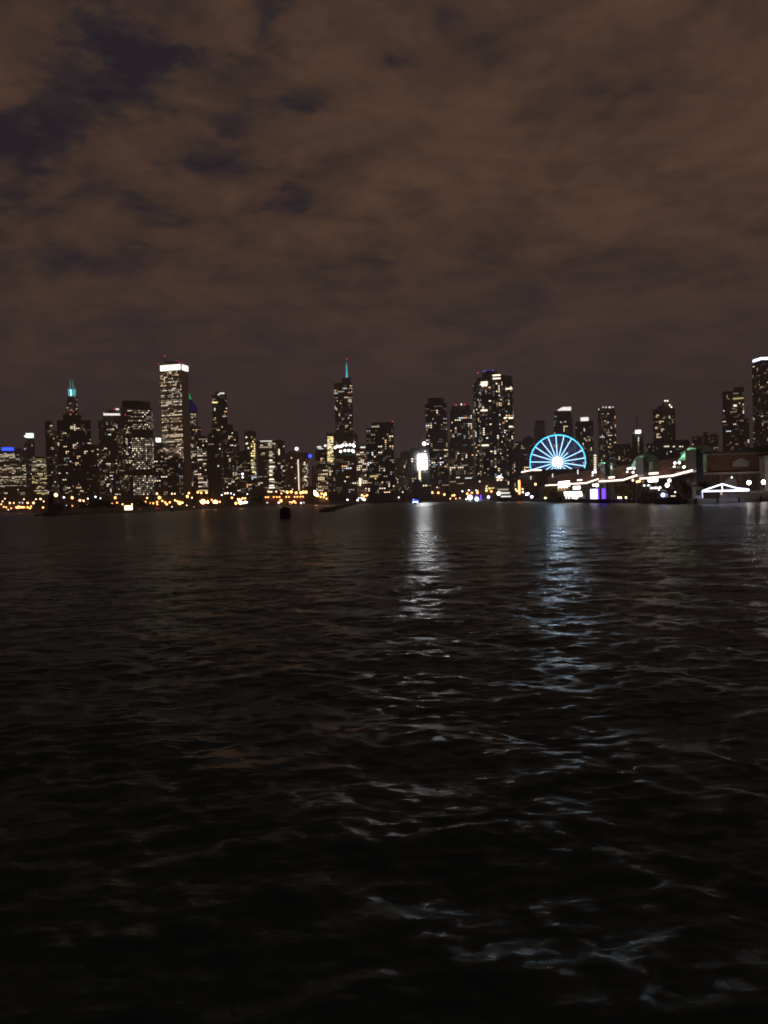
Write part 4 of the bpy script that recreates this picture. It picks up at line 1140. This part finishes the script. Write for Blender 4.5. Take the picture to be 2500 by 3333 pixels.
# trees on the pier promenade
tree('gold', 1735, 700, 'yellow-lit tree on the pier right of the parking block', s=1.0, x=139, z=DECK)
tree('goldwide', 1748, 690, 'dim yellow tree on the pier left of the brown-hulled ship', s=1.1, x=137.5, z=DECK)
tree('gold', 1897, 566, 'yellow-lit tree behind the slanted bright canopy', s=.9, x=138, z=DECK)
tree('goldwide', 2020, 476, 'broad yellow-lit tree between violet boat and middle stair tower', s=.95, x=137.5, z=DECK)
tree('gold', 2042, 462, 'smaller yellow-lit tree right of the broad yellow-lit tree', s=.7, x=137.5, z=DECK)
for i, (y, x, r_) in enumerate(((697, 135.6, .5), (686, 134.2, .35), (563, 134.6, .5), (472, 133.6, .42), (466, 133.2, .35), (458, 133.8, .42))):
    L = thing('ground_lamp', f'small yellow ground lamp lighting a tree on the pier, {ORD[i]} from the parking block', 'lamp', (x, y, DECK), 'ground lamps under the pier trees')
    MB().ball((x, y, DECK + .9), r_, 8, 6).build('globe', E['treelamp'], L)
    MB().tube((x, y, DECK), (x, y, DECK + .6), .12, .12, 6).build('stem', M['steel'], L)
for i, D in enumerate((372, 366, 361)):
    tree('wide' if i % 2 else 'round', 2200 + i * 22, D, 'black tree beside the dark boat at the pier corner', 'black trees at the pier corner', .62, x=(131 + D * .012 * 0 + [5, 7.5, 9][i]), z=DECK)
# pale dock pavilion
L = thing('dock_pavilion', 'grey flat-roofed dock pavilion below the flood bank at the middle stair tower', 'pavilion', (134.5, 415, DECK))
MB().box(133.2, 139, 402, 432, DECK, 5.6).build('wall', M['concrete'], L)
MB().box(132.6, 139.6, 401.2, 432.8, 8.2, 8.7).build('roof', M['concrete'], L)
for k in range(5):
    MB().box(133.2, 133.6, 403 + k * 7, 403.5 + k * 7, 5.6, 8.2).build('post', M['steel'], L)
for k in range(4):
    MB().box(133.0, 133.19, 405 + k * 7, 407 + k * 7, 3.2, 5.0).build('window', M['roof'], L)
MB().box(134.5, 135.2, 404, 418, 7.2, 7.9).build('strip_lamp', E['white'], L)

# ------------------------------------------------------------------ boats moored along the pier (bow towards us)
def hull_mesh(L_, W, Hh, x, y0, sheer=.8, bow=.3):
    """stem at y0, stern at y0 + L_, centred on x"""
    vs, fs = [], []
    st = 12
    for i in range(st + 1):
        f = i / st
        w = W / 2 * min(1, (f / bow) ** .6 if f < bow else 1)
        w = max(w, .06)
        zt = Hh + sheer * max(0, 1 - f / .5) ** 2
        y = y0 + L_ * f
        yb = y + (1 - min(1, f / .15)) * L_ * .05
        for sx in (-1, 1):
            vs += [(x + sx * w * .62, yb, -.6), (x + sx * w, y, zt)]
    for i in range(st):
        a_ = i * 4; c_ = a_ + 4
        fs += [(a_, a_ + 1, c_ + 1, c_), (a_ + 2, c_ + 2, c_ + 3, a_ + 3), (a_ + 1, a_ + 3, c_ + 3, c_ + 1), (a_, c_, c_ + 2, a_ + 2)]
    a_ = st * 4
    fs += [(0, 2, 3, 1), (a_, a_ + 1, a_ + 3, a_ + 2)]
    return MB().add(vs, fs)

def boat(name, label, x, y0, L_, W, Hh, hullm):
    L = thing(name, label, 'boat', (x, y0 + L_ / 2, 0))
    hull_mesh(L_, W, Hh, x, y0).build('hull', hullm, L)
    return L

# dinner cruise ship, three decks
L = boat('cruise_ship', 'white three-deck cruise ship with bright deck bands beside the neon column', 121, 822, 62, 15, 3.6, M['hull'])
for k, (z0, dy, w) in enumerate(((3.6, 8, 6.6), (7.0, 12, 6.2), (10.6, 16, 5.6))):
    MB().box(121 - w, 121 + w, 822 + dy, 880, z0, z0 + 2.5).build('deckhouse', M['concrete'], L)
    MB().box(121 - w - .6, 121 + w + .6, 822 + dy - 2, 881, z0 + 2.5, z0 + 3.0).build('deck', M['white'], L)
    MB().box(121 - w * .55 if k == 0 else 121 - w + .4, 121 + w - .3, 822 + dy - .25, 822 + dy - .01, z0 + .9, z0 + 2.0).build('window_band', E['crown_soft'] if k < 2 else WP[4], L)
MB().box(117, 126.5, 846, 866, 13.6, 21).build('upper_house', M['concrete'], L)
MB().box(115.6, 124.5, 850, 860, 21.0, 23.6).build('funnel_house', M['brick'], L)
MB().box(116.4, 118.4, 849.6, 849.99, 21.4, 22.6).build('window', WP[3], L); MB().box(119.4, 122, 849.6, 849.99, 21.5, 22.5).build('window', WP[0], L)
MB().box(116.2, 122.6, 849.0, 850.5, 24.2, 24.9).box(117.6, 121.0, 849.0, 850.5, 25.0, 26.3).build('roof_sign', E['sign'], L)
MB().ball((115.4, 831, 8.2), 1.7, 10, 7).build('searchlight', E['flood'], L)
# brown-hulled ship
L = boat('excursion_boat', 'brown-hulled excursion boat with round warm lamps below the entrance', 125.5, 575, 40, 9.5, 3.6, M['hullbrown'])
MB().box(121.6, 129.4, 582, 610, 3.6, 7.4).build('deckhouse', M['brick'], L)
MB().box(121.0, 130.0, 581, 611, 7.4, 7.9).build('deck', M['pale'], L)
MB().box(122.4, 128.6, 586, 604, 7.9, 10.2).build('upper_house', M['pale'], L)
for k, x in enumerate((122.6, 124.6, 126.6, 128.4)):
    MB().ball((x, 580.6, 10.4), .5, 8, 6).build('lamp', E['warmlamp'], L)
    MB().tube((x, 580.6, 7.9), (x, 580.6, 10.4), .07, .07, 5).build('lamp_post', M['steel'], L)
for x in (123.4, 125.4, 127.4):
    MB().box(x, x + .9, 585.7, 585.99, 8.4, 9.6).build('window', WP[1], L)
# slanted canopy boat
L = boat('canopy_boat', 'dark boat under a broad slanted blazing white canopy', 125.0, 522, 42, 9, 2.3, M['hull'])
c4 = [PX(1835, 1602, 124.2), PX(1890, 1601, 124.2), PX(1894, 1615, 122.6), PX(1839, 1615, 122.6)]
MB().add(c4 + [p + Vector((.5, 0, .3)) for p in c4], [(0, 1, 2, 3), (7, 6, 5, 4), (0, 4, 5, 1), (1, 5, 6, 2), (2, 6, 7, 3), (3, 7, 4, 0)]).build('canopy', E['sign'], L)
for y in (530, 544, 558):
    MB().tube((123.4, y, 2.3), (123.8, y, 5.2), .1, .1, 5).build('post', M['steel'], L)
for y, s_ in ((532, .7), (527, .8), (538, .45), (549, .5), (557, .4)):
    MB().ball((122.6, y, 3.2), s_, 8, 6).build('deck_lamp', E['white'], L)
MB().box(124.3, 128, 528, 560, 2.3, 4.6).build('deckhouse', M['concrete'], L)
# violet-lit boat
L = boat('party_boat', 'boat with two tall violet lit side panels', 125.5, 462, 42, 9, 2.0, M['hull'])
MB().box(122.6, 129.0, 470, 500, 2.0, 8.2).build('deckhouse', M['hull'], L)
a_, c_ = PX(1924, 1608, 122.4), PX(1945, 1608, 122.4)
MB().box(122.0, 122.5, c_.y, (a_.y + c_.y) / 2 - 1, 2.5, 8.2).build('bright_panel', E['violetw'], L)
MB().box(122.0, 122.5, (a_.y + c_.y) / 2 - .9, a_.y, 2.5, 8.2).build('pale_panel', E['violetw'], L)
a_, c_ = PX(1961, 1608, 122.4), PX(1971, 1608, 122.4)
MB().box(122.0, 122.5, c_.y, a_.y, 2.5, 8.2).build('violet_panel', E['violet'], L)
MB().box(122.6 - .25, 122.59, PX(1945, 1608, 122.4).y - 2.2, PX(1945, 1608, 122.4).y - .1, 2.6, 8.2).build('violet_panel', E['violet'], L)
MB().box(122.2, 122.59, 476, 481, 2.6, 3.2).build('deck_lamp', E['white'], L)
# dark yacht at the pier corner
L = boat('motor_yacht', 'dark motor yacht with a bluish white lamp at the pier corner', 126.2, 352, 27, 7, 2.6, M['hull'])
MB().box(123.6, 128.8, 360, 374, 2.6, 4.8).prism([(124, 362), (128.4, 362), (128.4, 372), (124, 372)], 4.8, 6.6, 0, [(124.4, 364.5), (128, 364.5), (128, 371), (124.4, 371)]).build('cabin', M['hull'], L)
MB().tube((126.2, 366, 6.6), (126.2, 366, 9.0), .12, .06, 6).build('mast', M['white'], L)
c_ = PX(2158, 1611, 123.2); MB().ball(c_, .85, 10, 7).build('deck_lamp', E['bluew'], L)
c_ = PX(2145, 1594, 123.5); MB().ball(c_, .28, 8, 6).build('cabin_lamp', E['white'], L)
MB().box(123.9, 124.2, 353, 358, 3.5, 3.75).build('rail_light', WP[0], L)
# small police-like launch with blue light
q = P(1352, 1640, 830); q.z = 0
L = boat('launch', 'small open launch glowing blue on the dark water', q.x, q.y - 4, 9, 3.2, 1.1, M['hull'])
MB().box(q.x - 1.3, q.x + 1.3, q.y - 1, q.y + 2.5, 1.1, 2.9).build('cabin', M['hull'], L)
MB().box(q.x - 2.6, q.x + 2.6, q.y - 1.4, q.y - 1.1, 1.9, 2.6).build('light_bar', E['bluew'], L)
MB().box(q.x - 2.9, q.x + 2.9, q.y - 1.05, q.y - .9, 1.4, 4.2).build('blue_panel', E['blue'], L)
MB().ball((q.x - 1.6, q.y, 4.9), .3, 6, 5).build('mast_lamp', E['white'], L); MB().tube((q.x - 1.6, q.y, 2.9), (q.x - 1.6, q.y, 4.9), .06, .06, 5).build('mast', M['steel'], L)
# small dark boats off the promenade
for i, (u, D, lab) in enumerate(((560, 800, 'small dark moored boat with a white top light below the sodium lamps'), (990, 990, 'small moored boat with a bluish white cabin right of the harbour marker'))):
    q = P(u, 1655, D); q.z = 0
    L = boat('motorboat', lab, q.x, q.y - 4, 8.5, 3.0, 1.3, M['hull'])
    MB().prism([(q.x - 1.2, q.y - 1.2), (q.x + 1.2, q.y - 1.2), (q.x + 1.2, q.y + 2), (q.x - 1.2, q.y + 2)], 1.3, 3.0, 0, [(q.x - .9, q.y - .2), (q.x + .9, q.y - .2), (q.x + .9, q.y + 1.8), (q.x - .9, q.y + 1.8)]).build('cabin', M['hull'] if i == 0 else M['white'], L)
    MB().ball((q.x, q.y, 4.6), .4, 8, 6).build('mast_light', E['coollamp'], L)
    MB().tube((q.x, q.y, 3.0), (q.x, q.y, 4.6), .06, .06, 5).build('mast', M['steel'], L)

# ------------------------------------------------------------------ the big wheel
WD = 905.0
wc = P(1815, 1504, WD)
n_w = Vector((wc.x, wc.y, 0)).normalized(); t_w = Vector((n_w.y, -n_w.x, 0))
wheel = thing('ferris_wheel', 'giant wheel with glowing turquoise rim and white-lit spokes', 'ferris wheel', (wc.x, wc.y, DECK))
RW = 88 * WD / FPX
def wp(a, r, off=0.0):
    return wc + t_w * (r * math.cos(a)) + Vector((0, 0, r * math.sin(a))) + n_w * off
def ring(r, tr, off, n=72):
    mb = MB()
    vs, fs = [], []
    for i in range(n):
        a = 2 * math.pi * i / n
        for j in range(6):
            g = 2 * math.pi * j / 6
            vs.append(wp(a, r + tr * math.cos(g), off + tr * math.sin(g)))
    for i in range(n):
        for j in range(6):
            fs.append((i * 6 + j, i * 6 + (j + 1) % 6, ((i + 1) % n) * 6 + (j + 1) % 6, ((i + 1) % n) * 6 + j))
    return mb.add(vs, fs)
ring(RW, .45, -1.6).build('rim', E['rim'], wheel); ring(RW, .45, 1.6).build('rim', E['rim'], wheel)
ring(RW * .62, .12, -1.0, 48).build('inner_ring', M['steel'], wheel)
for k in range(21):
    a = math.radians(92) + k * 2 * math.pi / 21
    deg = math.degrees(a) % 360
    dim = 30 < deg < 52
    if dim:
        MB().tube(wp(a, 2), wp(a, RW * .50, -1.2), .40, .40, 6).build('spoke', E['spoke'], wheel)
        MB().tube(wp(a, RW * .50, -1.2), wp(a, RW, -1.4), .22, .22, 6).build('spoke', M['white'], wheel)
        MB().tube(wp(a + .13, RW * .62, -1.3), wp(a - .13, RW * .85, -1.3), .13, .13, 5).tube(wp(a - .13, RW * .62, -1.3), wp(a + .13, RW * .85, -1.3), .13, .13, 5).build('brace', M['white'], wheel)
    else:
        MB().tube(wp(a, 2, -.8), wp(a, RW - .4, -1.4), .38, .35, 6).build('spoke', E['spoke'], wheel)
    for fr_ in (.25, .5, .75):
        ga = a + fr_ * 2 * math.pi / 21
        MB().tube(wp(ga, 4, .6), wp(ga, RW - .5, 1.2), .16, .22, 5).build('cable', E['glowcable'], wheel)  # added tubes imitating the bluish glow between spokes
    g = a + math.pi / 21
    c_ = wp(g, RW + 2.0)
    MB().ball(c_, 1.0, 8, 6, sz=1.1).build('gondola', M['hull'], wheel)
MB().tube(wc - n_w * 3, wc + n_w * 3, 3.0, 3.0, 20).build('hub', M['white'], wheel)
MB().ball(wc - n_w * 3.2, 2.6, 14, 9).build('hub_flood', E['hub'], wheel)
for k in range(21):
    a = math.radians(92 + 8.5) + k * 2 * math.pi / 21
    MB().ball(wp(a, 4.6, -2.4), .42, 6, 5).build('hub_lamp', E['hub'], wheel)
for sx in (-1, 1):
    for off in (-6, 6):
        MB().tube(wc + n_w * (off * .5), wc + t_w * (sx * 15) + n_w * off - Vector((0, 0, wc.z - DECK)), .7, .9, 8).build('support_leg', M['white'], wheel)
# flat block that hides the wheel's foot, with small vertical lamps along the pier roofs
L = thing('pier_arcade', 'flat-topped dark brick block hiding the foot of the wheel', 'building', (180, 864, DECK))
za_ = P(1815, 1527, 856).z
xa_, xb_ = P(1722, 1530, 856).x, P(1912, 1530, 856).x
MB().box(xa_, xb_, 856, 872, za_ - 3, za_).build('cornice', M['roof'], L)
MB().box(xa_ + .6, xb_ - .6, 856.8, 871.2, DECK, za_ - 3).build('wall', M['brickdark'], L)
rl = [(1728, 1555), (1799, 1548), (1881, 1536), (1990, 1518), (2075, 1504)]
for i, (u, v) in enumerate(rl):
    x = HX + 1
    p = PX(u, v, x)
    L = thing('slot_lamp', f'thin vertical white lamp on the pier roofs, {ORD[i]} from the left', 'lamp', (p.x, p.y, p.z - 3), 'vertical slot lamps on the pier roofs')
    MB().box(p.x - .3, p.x + .3, p.y - .3, p.y + .3, p.z - 1.7, p.z + 1.7).build('tube', E['crown_soft'], L)
    MB().box(p.x - .15, p.x + .15, p.y - .15, p.y + .15, p.z - 3, p.z - 1.7).build('stem', M['steel'], L)
# ------------------------------------------------------------------ the lake
rnd = np.random.RandomState(6)
r = [5.0]
while r[-1] < 140:
    r.append(r[-1] + max(0.05, r[-1] ** 2 / (6 * FPX) * 1.6))
while r[-1] < 12000:
    r.append(r[-1] * 1.03)
r = np.array(r)
th = np.radians(np.linspace(-52, 52, 620))
RR, TT = np.meshgrid(r, th, indexing='ij')
X, Y = RR * np.sin(TT), RR * np.cos(TT)
Zw = np.zeros_like(X)
dr = np.gradient(r)[:, None] * np.ones_like(X)
dt = RR * (th[1] - th[0])
wind = math.radians(250)
for k in range(72):
    lam = 0.42 * (16.0 / 0.42) ** (rnd.rand())
    ang = wind + rnd.normal(0, .7)
    kx, ky = 2 * math.pi / lam * math.cos(ang), 2 * math.pi / lam * math.sin(ang)
    amp = 0.0062 * lam * (1.0 if lam < 1.6 else (1.6 / lam) ** .8)
    cell = np.abs(ky) * dr + np.abs(kx) * dt          # phase advanced per mesh cell
    cell2 = np.abs(np.sin(TT) * kx + np.cos(TT) * ky) * dr
    fade = np.clip(1.6 - np.maximum(cell2, np.abs(np.cos(TT) * kx - np.sin(TT) * ky) * dt) / 1.1, 0, 1)
    ph = kx * X + ky * Y + rnd.rand() * 6.28
    grp = 0.65 + 0.35 * np.sin(0.21 * (kx * Y - ky * X) + 0.13 * ph + rnd.rand() * 6)   # short crests
    s = np.sin(ph)
    Zw += amp * fade * grp * (s + 0.28 * (1 - np.abs(s)) ** 2)
nr, nt_ = X.shape
verts = np.stack([X, Y, Zw], -1).reshape(-1, 3)
idx = np.arange(nr * nt_).reshape(nr, nt_)
quads = np.stack([idx[:-1, :-1], idx[:-1, 1:], idx[1:, 1:], idx[1:, :-1]], -1).reshape(-1, 4)
me = bpy.data.meshes.new('water')
me.vertices.add(len(verts)); me.vertices.foreach_set('co', verts.astype(np.float32).ravel())
me.loops.add(quads.size); me.loops.foreach_set('vertex_index', quads.ravel()[::-1].astype(np.int32) if False else quads[:, ::-1].ravel().astype(np.int32))
me.polygons.add(len(quads)); me.polygons.foreach_set('loop_start', np.arange(0, quads.size, 4, dtype=np.int32))
me.polygons.foreach_set('use_smooth', np.ones(len(quads), dtype=bool))
me.update(calc_edges=True); me.validate()
water = bpy.data.objects.new('water', me); col.objects.link(water)
tag(water, kind='structure')
m, nt, out = mat('lake_water')
N, Lk = nt.nodes.new, nt.links.new
bs = N('ShaderNodeBsdfPrincipled')
bs.inputs['Base Color'].default_value = (0.020, 0.046, 0.054, 1)
bs.inputs['Roughness'].default_value = 0.10
bs.inputs['IOR'].default_value = 1.145
geo = N('ShaderNodeNewGeometry')
slope = None
for sc_, amp in ((0.45, 0.42), (1.7, 0.85), (5.0, 0.80)):
    mp = N('ShaderNodeMapping'); mp.inputs['Scale'].default_value = (sc_ * .42, sc_, sc_)
    Lk(geo.outputs['Position'], mp.inputs['Vector'])
    no = N('ShaderNodeTexNoise'); no.inputs['Scale'].default_value = 1.0; no.inputs['Detail'].default_value = 2.5
    Lk(mp.outputs[0], no.inputs['Vector'])
    sb = N('ShaderNodeVectorMath'); sb.operation = 'SUBTRACT'; sb.inputs[1].default_value = (.5, .5, .5)
    Lk(no.outputs['Color'], sb.inputs[0])
    ml = N('ShaderNodeVectorMath'); ml.operation = 'MULTIPLY'; ml.inputs[1].default_value = (amp * 1.1, amp, 0)
    Lk(sb.outputs[0], ml.inputs[0])
    if slope is None:
        slope = ml
    else:
        ad = N('ShaderNodeVectorMath'); ad.operation = 'ADD'; Lk(slope.outputs[0], ad.inputs[0]); Lk(ml.outputs[0], ad.inputs[1]); slope = ad
# farther off, waves too small to resolve become microfacet roughness
ln = N('ShaderNodeVectorMath'); ln.operation = 'LENGTH'; Lk(geo.outputs['Position'], ln.inputs[0])
fr = N('ShaderNodeMapRange'); fr.inputs['From Min'].default_value = 30; fr.inputs['From Max'].default_value = 170
fr.inputs['To Min'].default_value = 1.0; fr.inputs['To Max'].default_value = 0.85
Lk(ln.outputs['Value'], fr.inputs['Value'])
scl = N('ShaderNodeVectorMath'); scl.operation = 'SCALE'; Lk(slope.outputs[0], scl.inputs[0]); Lk(fr.outputs[0], scl.inputs['Scale']); slope = scl
ad = N('ShaderNodeVectorMath'); ad.operation = 'ADD'; Lk(geo.outputs['Normal'], ad.inputs[0]); Lk(slope.outputs[0], ad.inputs[1])
nz = N('ShaderNodeVectorMath'); nz.operation = 'NORMALIZE'; Lk(ad.outputs[0], nz.inputs[0])
Lk(nz.outputs[0], bs.inputs['Normal'])
ro = N('ShaderNodeMapRange'); ro.interpolation_type = 'SMOOTHSTEP'
ro.inputs['From Min'].default_value = 25; ro.inputs['From Max'].default_value = 320
ro.inputs['To Min'].default_value = 0.25; ro.inputs['To Max'].default_value = 0.31
Lk(ln.outputs['Value'], ro.inputs['Value']); Lk(ro.outputs[0], bs.inputs['Roughness'])
Lk(bs.outputs[0], out.inputs[0])
me.materials.append(m)
HAZE = 1.9e-4
DENOISE = True
# ------------------------------------------------------------------ night sky: city-lit broken cloud
w = bpy.data.worlds.new('World'); scene.world = w
w.use_nodes = True
nt = w.node_tree; nt.nodes.clear()
N, Lk = nt.nodes.new, nt.links.new
out = N('ShaderNodeOutputWorld'); bg = N('ShaderNodeBackground')
tc = N('ShaderNodeTexCoord')
sx = N('ShaderNodeSeparateXYZ'); Lk(tc.outputs['Generated'], sx.inputs[0])
def math_(op, a, b_=None, c=None, clamp=False):
    n = N('ShaderNodeMath'); n.operation = op; n.use_clamp = clamp
    for i, v_ in enumerate((a, b_, c)):
        if v_ is None: continue
        if isinstance(v_, (int, float)): n.inputs[i].default_value = v_
        else: Lk(v_, n.inputs[i])
    return n.outputs[0]
zc = math_('MAXIMUM', sx.outputs['Z'], 0.0)
den = math_('ADD', zc, 0.14)
cb = N('ShaderNodeCombineXYZ')
Lk(math_('DIVIDE', sx.outputs['X'], den), cb.inputs[0]); Lk(math_('DIVIDE', sx.outputs['Y'], den), cb.inputs[1])
def noise(scale, detail, rough, off, dist=0.0):
    mp = N('ShaderNodeMapping'); mp.inputs['Location'].default_value = off
    Lk(cb.outputs[0], mp.inputs['Vector'])
    n = N('ShaderNodeTexNoise'); n.inputs['Scale'].default_value = scale; n.inputs['Detail'].default_value = detail
    n.inputs['Roughness'].default_value = rough; n.inputs['Distortion'].default_value = dist
    Lk(mp.outputs[0], n.inputs['Vector'])
    return n.outputs['Fac']
n1 = noise(3.0, 10, .62, (3.1, 1.7, 0), .3)
n2 = noise(1.3, 4, .5, (7.3, 2.2, 0))
n3 = noise(11.0, 7, .66, (1.3, 4.2, 0), .3)
dens = math_('ADD', math_('MULTIPLY', n1, .56), math_('ADD', math_('MULTIPLY', n2, .20), math_('MULTIPLY', n3, .24)))
# ragged edges: the gaps are looked up through a warped copy of the cloud plane
wn = N('ShaderNodeTexNoise'); wn.inputs['Scale'].default_value = 5.0; wn.inputs['Detail'].default_value = 6; wn.inputs['Roughness'].default_value = .62
Lk(cb.outputs[0], wn.inputs['Vector'])
ws = N('ShaderNodeVectorMath'); ws.operation = 'SUBTRACT'; ws.inputs[1].default_value = (.5, .5, .5); Lk(wn.outputs['Color'], ws.inputs[0])
wm = N('ShaderNodeVectorMath'); wm.operation = 'MULTIPLY'; wm.inputs[1].default_value = (.46, .46, 0); Lk(ws.outputs[0], wm.inputs[0])
wa = N('ShaderNodeVectorMath'); wa.operation = 'ADD'; Lk(cb.outputs[0], wa.inputs[0]); Lk(wm.outputs[0], wa.inputs[1])
warp = wa.outputs[0]
# clear gaps: centre and radius as seen from the deck, strength
GAPS = [(400, 120, 75, .17), (375, 200, 70, .17), (290, 300, 80, .13), (150, 400, 95, .15), (40, 470, 90, .15), (470, 330, 60, .08), (935, 15, 85, .15), (900, 130, 60, .10), (780, 225, 65, .10),
        (840, 345, 75, .10), (950, 330, 70, .08), (665, 510, 70, .11), (720, 460, 50, .08), (890, 660, 80, .12), (970, 635, 60, .08), (465, 690, 70, .11), (210, 840, 90, .10), (1115, 740, 60, .09), (1200, 750, 70, .09),
        (1290, 190, 55, .13), (1200, 840, 60, .08), (1385, 740, 60, .07), (1080, 1085, 90, .07), (450, 1040, 110, .07), (1780, 800, 90, .06), (2185, 540, 90, .05), (2240, 5, 70, .10), (1650, 1000, 160, .05), (1980, 930, 170, .06), (330, 60, 60, .10), (255, 360, 80, .10), (100, 520, 60, .08), (560, 230, 50, .07), (690, 300, 50, .06), (700, 690, 60, .08), (560, 720, 50, .06), (1060, 560, 60, .06), (1330, 640, 60, .05), (1000, 830, 80, .06), (720, 880, 80, .06), (1450, 900, 110, .05), (120, 690, 70, .06)]
for u, v, rpx, st in GAPS:
    d = ray(u, v).normalized()
    zz = max(d.z, 0) + .14
    c = (d.x / zz, d.y / zz, 0)
    rad = rpx / FPX / zz * 1.3
    vm = N('ShaderNodeVectorMath'); vm.operation = 'DISTANCE'; vm.inputs[1].default_value = c
    Lk(warp, vm.inputs[0])
    q = math_('DIVIDE', vm.outputs['Value'], rad)
    e = math_('MULTIPLY', math_('EXPONENT', math_('MULTIPLY', math_('MULTIPLY', q, q), -1.0)), st * .86)
    dens = math_('SUBTRACT', dens, e)
# more open to the left, thicker to the right
dens = math_('ADD', dens, math_('MULTIPLY_ADD', sx.outputs['X'], 0.07, .02))
dens = math_('MULTIPLY_ADD', dens, 1.22, -.105)
rp = N('ShaderNodeValToRGB')
el = rp.color_ramp.elements
el[0].position = .30; el[0].color = (.0140, .0112, .0170, 1)
el[1].position = .70; el[1].color = (.099, .0520, .0310, 1)
for pos, c in ((.38, (.0235, .0172, .0195)), (.46, (.0445, .0270, .0210)), (.55, (.066, .0360, .0240))):
    x = el.new(pos); x.color = (*c, 1)
Lk(dens, rp.inputs[0])
# towards the horizon the cloud deck runs together into an even greyish murk
hz = N('ShaderNodeMapRange'); hz.interpolation_type = 'SMOOTHSTEP'
hz.inputs['From Min'].default_value = 0.05; hz.inputs['From Max'].default_value = 0.34
hz.inputs['To Min'].default_value = 0.80; hz.inputs['To Max'].default_value = 0.0
Lk(zc, hz.inputs['Value'])
mx = N('ShaderNodeMix'); mx.data_type = 'RGBA'
mx.inputs['B'].default_value = (.0410, .0312, .0362, 1)
Lk(hz.outputs[0], mx.inputs['Factor']); Lk(rp.outputs[0], mx.inputs['A'])
# the faint moonless sky behind the cloud
sk = N('ShaderNodeTexSky'); sk.sky_type = 'NISHITA'; sk.sun_disc = False
sk.sun_elevation = math.radians(-12); sk.sun_rotation = math.radians(270)
ad = N('ShaderNodeMix'); ad.data_type = 'RGBA'; ad.blend_type = 'ADD'; ad.inputs['Factor'].default_value = .01
Lk(mx.outputs['Result'], ad.inputs['A']); Lk(sk.outputs[0], ad.inputs['B'])
Lk(ad.outputs['Result'], bg.inputs[0]); bg.inputs[1].default_value = 1.15
Lk(bg.outputs[0], out.inputs[0])

# ------------------------------------------------------------------ night haze over harbour and city
hzb = MB().box(-4200, 4200, -40, 4600, -4, 560).build('haze', None)
tag(hzb, kind='stuff')
hm = bpy.data.materials.new('haze_air'); hm.use_nodes = True
nt = hm.node_tree; nt.nodes.clear()
ho = nt.nodes.new('ShaderNodeOutputMaterial'); pv = nt.nodes.new('ShaderNodeVolumePrincipled')
pv.inputs['Color'].default_value = (.9, .88, .86, 1); pv.inputs['Density'].default_value = HAZE
nt.links.new(pv.outputs[0], ho.inputs['Volume'])
hzb.data.materials.clear(); hzb.data.materials.append(hm)

# ------------------------------------------------------------------ camera and render settings
cam = bpy.data.cameras.new('camera'); co = bpy.data.objects.new('camera', cam); col.objects.link(co)
cam.sensor_fit = 'HORIZONTAL'; cam.sensor_width = 36.0; cam.lens = FPX / 2500.0 * 36.0
cam.clip_start = .5; cam.clip_end = 20000
Fw = Vector((0, cp, -sp)); Uw = Vector((0, sp, cp)); Xw = Vector((1, 0, 0))
rt = Xw * cr - Uw * sr; up = Xw * sr + Uw * cr
co.matrix_world = Matrix(((rt.x, up.x, -Fw.x, 0), (rt.y, up.y, -Fw.y, 0), (rt.z, up.z, -Fw.z, H), (0, 0, 0, 1)))
scene.camera = co
scene.view_settings.view_transform = 'Standard'; scene.view_settings.look = 'None'
scene.view_settings.exposure = 0.0; scene.view_settings.gamma = 1.0
scene.render.engine = 'CYCLES'
cy = scene.cycles
cy.volume_bounces = 0; cy.max_bounces = 4; cy.diffuse_bounces = 1; cy.glossy_bounces = 2; cy.transmission_bounces = 0
cy.sample_clamp_indirect = 3.0; cy.sample_clamp_direct = 0
cy.caustics_reflective = False; cy.caustics_refractive = False
cy.filter_width = 1.9
cy.use_denoising = DENOISE
